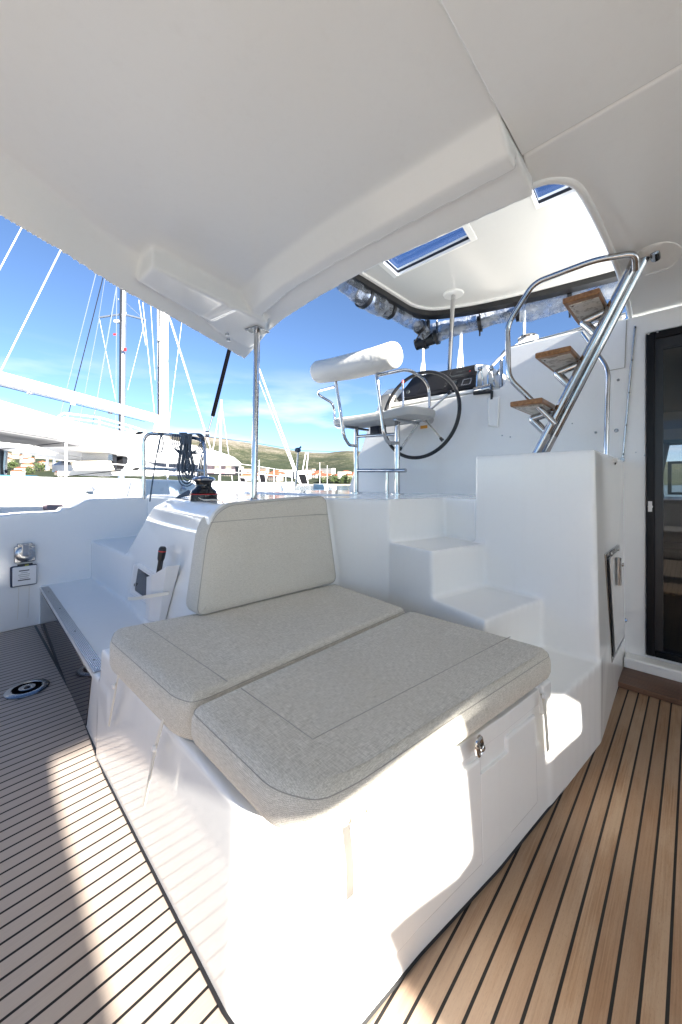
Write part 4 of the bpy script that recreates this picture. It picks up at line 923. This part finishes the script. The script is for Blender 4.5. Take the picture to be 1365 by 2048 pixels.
# hanging clear sheet between the track and the roll
q_ = MB(); n1 = 30
for th_ in (0,):
    vs_ = []
    for k in range(n1 + 1):
        t = k / n1 * (len(l2) - 1); p = l2[int(t)]; off_ = .012 * math.sin(k * 1.7)
        vs_ += [Vector((p.x + .02 + off_, p.y, p.z)), Vector((p.x + .03, p.y, 2.89))]
    q_.add(vs_, [(2 * k, 2 * k + 2, 2 * k + 3, 2 * k + 1) for k in range(n1)])
part(q_, 'hanging_sheet', 'vinyl', T2, smooth=True).modifiers.new('s', 'SOLIDIFY').thickness = .003
part(MB().tube([aX(832, 690, 3.64), aX(848, 684, 3.66), aX(868, 677, 3.68)], .062, 16), 'rolled_end', 'black', T2, smooth=True)
part(MB().tube([Vector((p.x, p.y, 2.89)) + Vector((0, 0, -.0)) for p in (aX(852, 640, 3.60), aX(856, 650, 3.62))] + [aX(856, 672, 3.64), aX(848, 682, 3.64)], .028, 10), 'corner_flap', 'black', T2)

# ---- coachroof edge: winch, rails, ropes
CW = aX(1057, 690, 3.10); CW.z = 2.088
winch(CW, 1.15, 'black winch with white rope turns on the coachroof edge', red=True)
wr = MB()
for k in range(5):
    zz_ = CW.z + .075 + k * .012; ring = [Vector((CW.x + .066 * math.cos(a * .4), CW.y + .066 * math.sin(a * .4), zz_ + a * .0007)) for a in range(17)]; wr.tube(ring, .007, 6)
wr.tube([CW + Vector((-.05, -.04, .13)), CW + Vector((-.18, .16, -.02)), CW + Vector((-.22, .22, -.10))], .008, 6).tube([CW + Vector((-.03, -.05, .15)), CW + Vector((-.16, .10, .03)), CW + Vector((-.22, .19, -.08))], .008, 6)
tag(wr.build('winch_rope', 'rope_white', smooth=True), 'white rope wound round the coachroof winch', 'rope')
hr = thing('coachroof_rail', tuple(aX(1012, 770, 3.0)), 'low dull steel handrail along the coachroof edge', 'rail')
part(MB().tube(fillet([aX(1003, 775, 2.95), aX(1003, 712, 2.95), aX(1012, 700, 2.95), aX(1040, 690, 2.95), aX(1140, 664, 2.95), aX(1252, 628, 2.95)], .05), .012, 10), 'tube', 'steel_dull', hr, smooth=True)
part(MB().tube(fillet([aX(990, 775, 3.1), aX(992, 748, 3.1), aX(1004, 735, 3.1)], .05), .010, 10), 'stay', 'steel_dull', hr, smooth=True)
for (x, y, w0, h0, lab) in ((1180, 657, .06, .035, 'black rope clutch on the coachroof beside the ladder'), (1135, 676, .05, .02, 'dark flat block on the coachroof edge'), (1232, 632, .07, .05, 'dark winch body at the far right of the coachroof')):
    p = aX(x, y, 2.98); p.z = 2.088; tag(MB().lathe([(0, 0), (w0, 0), (w0, h0 * .6), (w0 * .7, h0), (0, h0 * 1.1)], p, n=20).build('rope_fitting', 'black_gloss', smooth=True), lab, 'deck fitting')
rw = MB(); rn = random.Random(5)
for k in range(9):
    p = aX(1222 + rn.uniform(-6, 14), 652, 2.95); p.z = 2.09 + rn.uniform(.0, .07)
    rw.tube(cat_spline([p, p + Vector((rn.uniform(-.05, .1), rn.uniform(-.1, .08), rn.uniform(0, .04))), p + Vector((rn.uniform(-.05, .1), rn.uniform(-.18, .14), -.02))], 5), .009, 6)
tag(rw.build('rope_heap', 'rope_white', smooth=True), 'heap of white rope on the coachroof behind the ladder', 'rope')
rw = MB()
for (x0, x1) in ((1070, 1110), (1120, 1150)): rw.tube([aX(x0, 688, 2.93) + Vector((0, 0, .02)), aX(x1, 690 - (x1 - 1070) * .2, 2.95)], .008, 6)
tag(rw.build('lead_rope', 'rope_white', smooth=True), 'white rope led along the coachroof edge towards the winch', 'rope')
# aft bench added behind the camera to bounce sunlight into the cockpit
bn = thing('aft_reflector', (-1.9, 0, 0), 'long white moulded bench across the stern of the cockpit', 'bench')
part(MB().box((-2.3, -3.3, .0), (-1.5, 3.3, .42)).box((-2.5, -3.3, .0), (-2.25, 3.3, .85)), 'body', 'gelcoat_far', bn, bevel=.03)

# ================================================================== MARINA
# neighbouring catamaran: local frame s (forward), w (to its starboard), origin on its mast
NO = Vector((4.59, 12.27, 0)); NS_ = Vector((.80, .60, 0)); NW = Vector((.60, -.80, 0))
def nb(s, w_, z): return NO + NS_ * s + NW * w_ + Vector((0, 0, z))
def nbw(px, py, w_):
    r = ray(px, py); t = (w_ + NO.dot(NW)) / r.dot(NW); return Vector((0, 0, EYE)) + r * t
NC = thing('moored_catamaran', tuple(nb(0, 0, -1.25)), 'large white catamaran moored alongside with a sloping white hardtop', 'catamaran')
# hulls
def hull(sgn):
    def sec(s, half, zt, zb): c_ = 2.45 * sgn; return [nb(s, c_ - half, zt), nb(s, c_ + half, zt), nb(s, c_ + half * .92, .2), nb(s, c_ + half * .55, zb), nb(s, c_ - half * .55, zb), nb(s, c_ - half * .92, .2)]
    return MB().loft([sec(-10.5, .60, .95, -1.0), sec(-8.4, .66, 1.05, -1.35), sec(-8.3, .68, 1.17, -1.4), sec(-6.2, .72, 1.17, -1.5), sec(0, .75, 1.12, -1.6), sec(3.5, .6, 1.13, -1.5), sec(5.8, .32, 1.14, -1.45), sec(7.2, .06, 1.16, -1.3)])
for sg in (1, -1): part(hull(sg), 'hull', 'gelcoat_far', NC, bevel=.05)
def npoly(pts, w1, w2, name, m, parent=NC, **k):
    P1 = [nbw(x, y, w1) for x, y in pts]; d_ = NW * (w2 - w1)
    return part(MB().loft([P1, [p + d_ for p in P1]]), name, m, parent, **k)
part(MB().loft([[nb(-7.8, -2.6, .75), nb(-7.8, 2.6, .75), nb(-7.8, 2.6, .2), nb(-7.8, -2.6, .2)], [nb(4.2, -2.6, .95), nb(4.2, 2.6, .95), nb(4.2, 2.6, .2), nb(4.2, -2.6, .2)]]), 'bridge_deck', 'gelcoat_far', NC)
top = [(-420, 668), (-200, 742), (0, 798), (115, 832), (170, 846), (245, 862), (325, 873), (400, 893), (440, 903), (470, 914), (484, 926), (484, 932), (440, 931), (400, 929), (330, 925), (285, 917), (240, 908), (160, 888), (110, 876), (0, 858), (-200, 815), (-420, 760)]
hp_ = npoly(top, 2.25, .35, 'hardtop', 'gelcoat_far', bevel=.05)
mat('underside_shade', (.13, .13, .135), .8)
npoly([(-420, 762), (-200, 817), (0, 860), (110, 878), (160, 890), (160, 893), (110, 881), (0, 863), (-200, 820), (-420, 765)], 2.2, -.4, 'hardtop_shade', 'underside_shade')  # dark grey sheet added under the hardtop, standing in for its shade
# smaller swept edge under the hardtop, left
npoly([(-200, 862), (0, 884), (70, 891), (112, 905), (112, 910), (60, 899), (0, 892), (-200, 872)], 2.0, 1.86, 'hardtop_brace', 'gelcoat_far')
npoly([(262, 912), (270, 906), (300, 914), (330, 924), (440, 930), (476, 932), (476, 948), (476, 950), (300, 952), (235, 950)], 1.95, .9, 'cabin', 'gelcoat_far')
npoly([(258, 912), (300, 922), (330, 928), (430, 931), (430, 948), (360, 941), (330, 937), (300, 925), (262, 916)], 1.97, 1.94, 'window_band', 'navy')
npoly([(322, 938), (352, 944), (352, 939), (322, 934)], 1.98, 1.95, 'window', 'navy'); npoly([(324, 950), (410, 956), (410, 951), (330, 949)], 1.98, 1.95, 'window', 'navy')
npoly([(398, 930), (478, 932), (478, 951), (398, 951)], 1.99, 1.94, 'window', 'dark_frame')
npoly([(412, 931), (471, 933), (471, 948), (412, 946)], 2.0, 1.95, 'pane', 'pink_glass')
for x in (430, 452): npoly([(x, 931), (x + 11, 931), (x + 11, 947), (x, 947)], 2.01, 1.99, 'inner_curtain', 'beige')
npoly([(225, 898), (234, 898), (234, 940), (229, 940)], 2.1, 1.7, 'pillar', 'black'); npoly([(245, 902), (255, 902), (255, 925), (247, 938)], 2.1, 1.7, 'pillar', 'black')
npoly([(194, 922), (222, 921), (230, 940), (203, 941)], 2.12, 1.6, 'seat_back', 'beige'); npoly([(218, 901), (225, 898), (226, 922), (216, 922)], 2.12, 1.6, 'seat_back', 'steel_dull')
npoly([(117, 894), (215, 908), (222, 921), (190, 921), (150, 915), (118, 908)], 1.2, .6, 'cockpit_seat', 'gelcoat_far')
npoly([(175, 921), (190, 923), (194, 942), (160, 942), (158, 930)], 1.0, .4, 'cockpit_box', 'alu')
# rails
for a_, b_ in (((6, 1.05, 1.62), (1.6, 3.2, 1.62)),): pass
rls = MB()
for z in (1.38, 1.62): rls.tube([nb(-6.8, 3.05, z), nb(-3, 3.10, z), nb(0, 3.12, z), nb(3.5, 2.95, z), nb(6.8, 2.5, z)], .008, 6)
for s_ in (-6.8, -4.6, -2.4, -.2, 2.0, 4.2, 6.6): rls.tube([nb(s_, 3.05 - max(0, s_ - 3) * .14, 1.1), nb(s_, 3.05 - max(0, s_ - 3) * .14, 1.63)], .013, 6)
part(rls, 'guard_rail', 'gelcoat_far', NC)
# upper deck rail
fb = MB()
for dy in (0, 9, 18, 26):
    fb.tube([nbw(x, y + dy * k, 1.2) for x, y, k in ((116, 834, .9), (128, 826, 1), (200, 835, 1), (262, 852, 1), (292, 862, .6))], .011 if dy else .016, 6)
for x, y in ((117, 836), (136, 826), (200, 836), (262, 853), (282, 858)): fb.tube([nbw(x, y, 1.2), nbw(x - 3, y + 32, 1.2)], .016, 6)
part(fb, 'upper_rail', 'gelcoat_far', NC)
# hull details
npoly([(94, 1012), (96, 1009), (125, 1009), (127, 1012), (127, 1018), (125, 1020), (96, 1020), (94, 1018)], 3.18, 3.08, 'hull_window', 'pink_glass')
npoly([(193, 1003), (280, 1001), (280, 1005), (193, 1006)], 3.20, 3.08, 'hull_stripe', 'navy')
for (x, y) in ((181, 978), (367, 978)):
    o_ = nbw(x, y, 3.2); part(MB().lathe([(.055, -.03), (.06, 0), (.03, .03), (.022, .08), (0, .1)], o_, n=10), 'hull_fitting', 'alu', NC)
# mast and boom
mb0 = nb(0, 0, 1.9)
MT = part(MB().tube([aD(327, 885, 11.6), aD(325, 560, 11.6)], .165, 20), 'mast', 'mast_white', NC, smooth=True)
part(MB().tube([aD(318, 850, 11.45), aD(320, 560, 11.45)], .03, 6), 'mast_track', 'black', MT)
part(MB().box((-.05, -.05, 0), (.06, .05, .42), Matrix.Translation(aD(319, 682, 11.42))), 'mast_lamp', 'strap', MT)
for y in (660, 735, 768, 790, 800): part(MB().lathe([(0, 0), (.03, .01), (.03, .07), (0, .08)], aD(318, y, 11.4), n=8), 'mast_fitting', 'black', MT)
part(MB().loft([[aD(x, y, 11.4) for x, y in ((306, 865), (313, 830), (332, 830), (332, 868))], [aD(x, y, 11.7) for x, y in ((306, 865), (313, 830), (332, 830), (332, 868))]]), 'sail_bag', 'mast_fabric', NC)
bA, bB = aD(-60, 741, 6.75), aD(309, 836, 11.2)
BO_ = part(MB().tube([bA, bB], .135, 20), 'boom', 'mast_white', NC, smooth=True)
part(MB().tube([aD(-60, 757, 6.7), aD(290, 843, 11.0)], .008, 5), 'boom_line', 'black', BO_)
for x, y in ((60, 772), (146, 795), (221, 815)): part(MB().box((-.05, -.03, -.22), (.05, .03, -.1), Matrix.Translation(aD(x, y - 3, 6.75 + (x + 60) / 369 * 4.45))), 'boom_strap', 'mast_white', BO_)
# writing on the boom
try:
    fc = bpy.data.curves.new('txt', 'FONT'); fc.body = 'www.dalmacata-sailing.com'; fc.size = .20; fc.extrude = .002
    fo = bpy.data.objects.new('txt', fc); C.objects.link(fo); dg = bpy.context.evaluated_depsgraph_get()
    me = bpy.data.meshes.new_from_object(fo.evaluated_get(dg)); bpy.data.objects.remove(fo)
    p0 = aD(158, 797, 6.75 + 218 / 369 * 4.45); p1 = aD(283, 830, 6.75 + 343 / 369 * 4.45)
    axx = (bB - bA).normalized(); tocam = (Vector((0, 0, EYE)) - (p0 + p1) / 2); nn = (tocam - axx * tocam.dot(axx)).normalized(); upv = nn.cross(axx)
    wd = max(v.co.x for v in me.vertices); kx = (p1 - p0).length / wd
    q0 = bA + axx * (p0 - bA).dot(axx) + nn * .137
    t_ = MB(); t_.add([q0 + axx * v.co.x * kx + upv * (v.co.y * kx * .9 - .05) + nn * v.co.z for v in me.vertices], [list(p.vertices) for p in me.polygons])
    mat('lettering', (.10, .10, .11), .7); part(t_, 'lettering', 'lettering', BO_)
except Exception as ex: print('text', ex)
# second boat: dark mast behind
SB = thing('moored_sailboat', tuple(aD(245, 975, 20) + Vector((0, 0, -2.2))), 'white sailboat moored farther off with a blue grey mast and spreaders', 'sailboat')
def sbp(x, y): return aD(x, y, 20)
def boat_hull(cx_, cy_, ang, L_, B_, z0, z1, n=9):
    lo = []; dd = Vector((math.cos(ang), math.sin(ang), 0)); pp = Vector((-dd.y, dd.x, 0)); c_ = Vector((cx_, cy_, 0))
    for i in range(n):
        t = i / (n - 1); hw = B_ / 2 * (math.sin(min(1, .55 + t) * math.pi / 2) if t < .45 else math.cos((t - .45) / .55 * math.pi / 2) ** .7 + .01); p = c_ + dd * (t - .5) * L_
        lo.append([p - pp * hw + Vector((0, 0, z1 + .25 * t)), p + pp * hw + Vector((0, 0, z1 + .25 * t)), p + pp * hw * .7 + Vector((0, 0, z0)), p - pp * hw * .7 + Vector((0, 0, z0))])
    return MB().loft(lo)
b_ = aD(245, 975, 20); part(boat_hull(b_.x, b_.y, AZ - .1, 12, 3.8, -1.5, .4), 'hull', 'gelcoat_far', SB, bevel=.05)
part(MB().tube([sbp(243, 980), sbp(248, 480)], .165, 16), 'mast', 'alu', SB, smooth=True)
part(MB().tube([aD(239.5, 868, 19.8), aD(244, 480, 19.8)], .05, 6), 'mast_track', 'black', SB)
part(MB().tube([sbp(199, 635), sbp(246, 628), sbp(292, 640)], .055, 8), 'spreader', 'alu', SB)
part(MB().loft([[sbp(236, 596), sbp(247, 610), sbp(254, 627), sbp(248, 622)], [aD(x, y, 20.3) for x, y in ((236, 596), (247, 610), (254, 627), (248, 622))]]), 'radar_bracket', 'mast_white', SB)
part(MB().box((-.28, -.1, -.08), (.28, .1, .06), Matrix.Translation(sbp(240, 643)) @ Matrix.Rotation(AZ - R(90), 4, 'Z')), 'radar', 'mast_white', SB, bevel=.03)
part(MB().box((-.09, -.02, -.08), (.09, .02, .08), Matrix.Translation(aD(250, 699, 19.7)) @ Matrix.Rotation(AZ - R(90), 4, 'Z')), 'mast_badge', 'red', SB)
part(MB().box((-.08, -.01, -.04), (.08, .01, .06), Matrix.Translation(aD(230, 669, 19.9)) @ Matrix.Rotation(AZ - R(90), 4, 'Z')), 'pennant', 'red', SB)
# rigging: each wire its own
GR = 'rigging wires of the moored boats'
def rig(x0, y0, x1, y1, d, r, m, label):
    if m in ('mast_white', 'gelcoat_far'): r *= .62
    wire([aD(x0, y0, d), aD(x1, y1, d)], r, label, 'rigging_wire', m, 'rigging wire', GR, 5)
rig(44, 455, -30, 595, 9, .020, 'mast_white', 'white stay cutting the top left corner of the sky')
rig(122, 500, 2, 742, 9, .022, 'mast_white', 'white stay coming down to the left end of the boom')
rig(193, 545, 118, 842, 12, .012, 'alu', 'leftmost of the three dark wires crossing the boom')
rig(209, 545, 133, 845, 12, .014, 'black', 'middle of the three dark wires crossing the boom')
rig(212, 548, 198, 636, 19, .012, 'alu', 'short wire above the left spreader tip'); rig(199, 636, 159, 846, 12, .010, 'alu', 'rightmost of the three thin wires crossing the boom')
rig(236, 560, 172, 930, 10, .013, 'alu', 'long dark wire crossing boom and hardtop to the deck')
rig(199, 636, 232, 800, 19, .012, 'gelcoat_far', 'thin pale wire falling from the left spreader tip')
rig(291, 640, 256, 780, 19, .010, 'gelcoat_far', 'thin pale wire falling from the right spreader tip')
rig(278, 600, 292, 690, 14, .014, 'gelcoat_far', 'pale wire beside the top of the dark mast'); rig(286, 605, 310, 830, 14, .014, 'gelcoat_far', 'pale wire just left of the white mast')
rig(302, 612, 311, 760, 14, .010, 'gelcoat_far', 'thin pale wire close against the white mast'); rig(234, 572, 232, 860, 19, .02, 'alu', 'halyard just left of the dark mast')
rig(338, 632, 424, 905, 11, .026, 'mast_white', 'thick white stay falling right from the white mast'); rig(343, 640, 418, 880, 11, .008, 'alu', 'thin dark wire beside the thick white stay')
rig(364, 645, 338, 850, 13, .010, 'gelcoat_far', 'thin wire crossing behind the thick white stay')
rig(514, 725, 602, 968, 13, .045, 'mast_white', 'thick white forestay right of the roof post'); rig(518, 760, 598, 966, 13, .018, 'mast_white', 'thin white halyard beside the thick forestay')
rig(292, 642, 246, 600, 19, .012, 'alu', 'short dark wire from the right spreader tip to the dark mast')
rig(602, 960, 612, 905, 14, .03, 'mast_white', 'short white line rising from the bow'); rig(617, 905, 613, 945, 14, .035, 'mast_white', 'short crooked white line at the bow')
# far masts and their boats
GM = 'sailboats moored in the distance'
def far_boat(x, ytop, d, r, label, stays=True, ybase=974, ang=.6, hull_=True):
    T = thing('distant_sailboat', tuple(aD(x, ybase, d)), label, 'sailboat', GM)
    if hull_: part(boat_hull(T.location.x, T.location.y, AZ + ang, 11, 3.4, -1.4, .5), 'hull', 'gelcoat_far', T)
    part(MB().tube([aD(x, ybase, d), aD(x + (-2 if x < 600 else 0) * 0 + 4 * (1 if ytop < 900 else 0), ytop, d)], r, 8), 'mast', 'mast_white', T)
    if stays:
        part(MB().tube([aD(x - 26, ybase, d), aD(x + 4, ytop + 4, d)], r * .35, 5), 'stay', 'gelcoat_far', T)
        part(MB().tube([aD(x + 28, ybase, d), aD(x + 4, ytop + 4, d)], r * .25, 5), 'stay', 'gelcoat_far', T)
far_boat(439, 800, 60, .17, 'distant sailboat whose mast stands left of the roof post')
far_boat(843, 693, 30, .11, 'distant sailboat whose mast rises behind the wheel rim')
far_boat(918, 660, 30, .12, 'distant sailboat whose mast rises beside the bimini post')
far_boat(1045, 622, 25, .10, 'distant sailboat whose mast tip shows above the coachroof winch', False)
far_boat(519, 920, 120, .10, 'small distant sailboat just right of the roof post', False, 975)
for i, x in enumerate((640, 655, 478)): far_boat(x, 925 + i * 6, 160, .09, ('far thin mast over the red roofs', 'far thin mast right of the crooked white line', 'far thin mast behind the visor of the catamaran')[i], False, 974)
# stern platform clutter left, mirrors on foredeck (folded hatches)
for i, (x, y, w_, h_, lab) in enumerate(((487, 966, 12, 26, 'dark foredeck hatch standing open, half behind the post'), (526, 958, 14, 24, 'open foredeck hatch with dark glass right of the post'), (606, 958, 20, 24, 'open foredeck hatch with dark glass near the bow'))):
    d = 13.5; T = thing('open_hatch', tuple(aD(x, y + 8, d)), lab, 'hatch', 'open hatches on the foredeck')
    q_ = [aD(x - w_ * .5 - 2, y - h_ / 2, d), aD(x + w_ * .35, y - h_ / 2 + 1, d), aD(x + w_ * .62, y + h_ / 2, d), aD(x - w_ * .25, y + h_ / 2, d)]
    cc_ = sum(q_, Vector()) / 4; th_ = Vector((.5, .5, 0)) * .05
    part(MB().loft([q_, [p + th_ for p in q_]]), 'frame', 'mast_white', T); qi = [cc_ + (p - cc_) * .82 - th_ * .3 for p in q_]
    part(MB().loft([qi, [p + th_ * .5 for p in qi]]), 'glass', 'dark_frame', T)
# clutter at far left edge
tag(MB().loft([[aD(0, 950, 5), aD(26, 951, 5), aD(25, 968, 5), aD(-20, 968, 5)], [p + Vector((.3, .3, 0)) for p in (aD(0, 950, 5), aD(26, 951, 5), aD(25, 968, 5), aD(-20, 968, 5))]]).build('blue_bin', 'canvas_blue'), 'pale blue box at the far left on the neighbouring deck', 'box')
for x in (12, 110, 95): pass
pol = thing('davit_posts', tuple(aD(12, 970, 7)), 'dark upright posts and gear at the far left edge', 'posts')
part(MB().tube([aD(5, 900, 7), aD(8, 975, 7)], .05, 8).tube([aD(-5, 920, 7), aD(14, 945, 7)], .03, 6), 'post', 'black', pol); part(MB().tube([aD(13, 890, 7), aD(9, 950, 7)], .035, 8), 'post', 'steel_dull', pol)
for x, y0, y1 in ((110, 898, 944), (96, 905, 940)): tag(MB().tube([aD(x, y0, 9), aD(x - 2, y1, 9)], .03, 8).build('deck_post', 'alu'), ('tall' if x == 110 else 'leaning') + ' grey post on the neighbouring stern in front of the red roofs', 'post')

# ================================================================== HILLS
def ridge_y(px):
    pts = [(-900, 900), (-300, 822), (0, 830), (100, 842), (200, 855), (290, 864), (400, 871), (450, 878), (520, 889), (600, 903), (650, 906), (690, 901), (720, 902), (800, 906), (1000, 915), (1365, 925), (1900, 900), (3500, 900)]
    for a, b in zip(pts, pts[1:]):
        if a[0] <= px <= b[0]:
            t = (px - a[0]) / (b[0] - a[0]); return a[1] * (1 - t) + b[1] * t
    return 905
def hill_z(px, d):
    R1 = 2600; t = min(1, max(0, (d - 420) / (R1 - 420))); zr = (HY - ridge_y(px)) / F * R1
    base = zr * (t ** 1.35) * (1.0 if d <= R1 else max(.0, 1 - (d - R1) / 2500))
    v = ray(px, HY) * d
    n = noise.fractal(Vector((v.x / 420, v.y / 420, 3)), 1.0, 2.1, 6) * 34 * min(1, t * 2.2) * (1 - .75 * (abs(t - 1) < .12) )
    return -1.0 + 4 * min(1, max(0, (d - 420) / 60)) + base + n * (.35 if t > .9 else .8)
hv, hf = [], []; pxs = [-900 + i * 14 for i in range(210)]; ds = [405 + 20 * i ** 1.35 for i in range(64)]
for d in ds:
    for px in pxs: v = ray(px, HY) * d; hv.append((v.x, v.y, hill_z(px, d) if d > 410 else -3))
W_ = len(pxs)
for j in range(len(ds) - 1):
    for i in range(W_ - 1): a = j * W_ + i; hf.append((a, a + 1, a + W_ + 1, a + W_))
hl = MB(); hl.v = [Vector(v) for v in hv]; hl.f = hf; hl = hl.build('hills', 'hill', smooth=False)
for p in hl.data.polygons: p.use_smooth = True
tag(hl, None, None, kind='structure')
# ---- town: every house its own object
rn = random.Random(21)
def house(i, px, d, w_, l_, h_, wall, roofm, flat=False, storeys=2):
    v = ray(px, HY) * d; z = hill_z(px, d) - 1.5; a = rn.uniform(-.6, .6) + AZ
    HM = Matrix.Translation((v.x, v.y, z)) @ Matrix.Rotation(a, 4, 'Z')
    area = 'left of the steel rail' if px < 300 else ('between rail and post' if px < 510 else 'right of the roof post')
    hgt = 'low on the shore' if d < 600 else ('halfway up the slope' if d < 820 else 'high on the slope')
    colw = 'tan' if wall.endswith('_b') else 'white'; colr = 'dark red' if roofm.endswith('_b') else 'orange red'
    sz = 'long ' if l_ > 15 else 'short '; sd_ = ('far left' if px < 120 else 'nearer rail') if px < 300 else ('nearer post' if px < 600 else 'nearer console')
    lab = (sz + colw + ' block ' + hgt + ', ' + area + ', ' + sd_) if flat else (sz + colw + ' house, ' + colr.replace('orange red', 'orange') + ' roof, ' + hgt + ', ' + area.replace(' the', '') + ', ' + sd_)
    T = thing('apartment_block' if flat else 'house', (v.x, v.y, z), lab, 'building' if flat else 'house', ('blocks' if flat else 'houses') + ' on the far shore ' + area)
    part(MB().box((-w_ / 2, -l_ / 2, 0), (w_ / 2, l_ / 2, h_), HM), 'wall', wall, T)
    if flat: part(MB().box((-w_ / 2 - .3, -l_ / 2 - .3, h_), (w_ / 2 + .3, l_ / 2 + .3, h_ + .5), HM), 'roof', wall, T)
    else:
        rh = w_ * .24; r_ = MB(); r_.add([HM @ Vector(q) for q in ((-w_ / 2 - .5, -l_ / 2 - .5, h_), (w_ / 2 + .5, -l_ / 2 - .5, h_), (w_ / 2 + .5, l_ / 2 + .5, h_), (-w_ / 2 - .5, l_ / 2 + .5, h_), (0, -l_ / 2 + w_ * .3, h_ + rh), (0, l_ / 2 - w_ * .3, h_ + rh))], [(0, 1, 4), (1, 2, 5, 4), (2, 3, 5), (3, 0, 4, 5), (0, 3, 2, 1)]); part(r_, 'roof', roofm, T)
    wn = MB(); st_ = storeys
    for s_ in range(st_):
        n_w = max(2, int(l_ / 3.6))
        for k in range(n_w):
            y = -l_ / 2 + (k + .5) * l_ / n_w; z_ = 1.2 + s_ * (h_ - .6) / st_
            wn.box((-w_ / 2 - .08, y - .7, z_), (-w_ / 2 + .05, y + .7, z_ + 1.35), HM)
        for k in range(max(1, int(w_ / 4))):
            x = -w_ / 2 + (k + .5) * w_ / max(1, int(w_ / 4)); z_ = 1.2 + s_ * (h_ - .6) / st_
            wn.box((x - .6, -l_ / 2 - .08, z_), (x + .6, -l_ / 2 + .05, z_ + 1.35), HM)
    part(wn, 'windows', 'house_glass', T)
cnt = 0
for i in range(78):
    px = rn.uniform(-40, 285); d = rn.uniform(520, 1150) ; fl_ = rn.random() < .12
    house(cnt, px, d, rn.uniform(9, 13), rn.uniform(11, 19), rn.uniform(6, 9) if not fl_ else 12, rn.choice(['house_wall', 'house_wall', 'house_wall_b']), rn.choice(['house_roof', 'house_roof', 'house_roof_b']), fl_, 2 if not fl_ else 4); cnt += 1
for i in range(62):
    px = rn.uniform(440, 770); d = rn.uniform(470, 760); fl_ = rn.random() < .32
    if i > 54: px = rn.uniform(690, 760)
    house(cnt, px, d, rn.uniform(9, 13), rn.uniform(11, 19) if not fl_ else rn.uniform(18, 30), rn.uniform(6, 8) if not fl_ else rn.uniform(11, 14), rn.choice(['house_wall', 'house_wall', 'house_wall_b']), rn.choice(['house_roof', 'house_roof', 'house_roof_b']), fl_, 2 if not fl_ else 4); cnt += 1
# shore trees
lf = {}
def tree(px, d, h_, label, grp):
    v = ray(px, HY) * d; z = max(hill_z(px, d) - 1, -1); T = thing('shore_tree', (v.x, v.y, z), label, 'tree', grp)
    part(MB().tube([(v.x, v.y, z), (v.x + .2, v.y, z + h_ * .35), (v.x, v.y + .2, z + h_ * .6)], [.35, .25, .12], 6), 'trunk', 'trunk', T)
    c_ = MB(); nl = 260
    for k in range(nl):
        dv = Vector((rn.gauss(0, 1), rn.gauss(0, 1), rn.gauss(0, .8))).normalized() * (rn.random() ** .4) * h_ * .5; dv *= 1 + .5 * noise.noise(dv * .4 + v)
        p = Vector((v.x, v.y, z + h_ * .6)) + dv; a = Vector((rn.gauss(0, 1), rn.gauss(0, 1), rn.gauss(0, 1))).normalized() * h_ * .075; b = a.orthogonal().normalized() * h_ * .06
        c_.add([p - a, p + b, p + a, p - b], [(0, 1, 2, 3)])
    part(c_, 'crown', 'leaf', T)
TR = ((648, 440, 9), (658, 445, 10), (667, 440, 11), (674, 450, 9), (683, 440, 9), (692, 445, 11), (700, 440, 10), (709, 445, 9), (640, 450, 7), (60, 560, 13), (82, 600, 15), (24, 620, 16), (140, 640, 14), (205, 600, 13))
for i, (x, d, h_) in enumerate(TR):
    left_ = x < 300; xs_ = sorted(q[0] for q in TR if (q[0] < 300) == left_); o_ = ('first', 'second', 'third', 'fourth', 'fifth', 'sixth', 'seventh', 'eighth', 'ninth', 'tenth')[xs_.index(x)]
    tree(x, d, h_, o_ + ' shore tree counted from the left, ' + ('among the red roofs behind the catamaran' if left_ else 'beside the helm console wall'), 'shore trees ' + ('left' if left_ else 'right'))
tag(MB().box((-.5, -160, -1.5), (6, 160, -.2), Matrix.Translation(ray(560, HY) * 402) @ Matrix.Rotation(AZ, 4, 'Z')).build('quay', 'house_wall_b'), None, None, kind='structure')
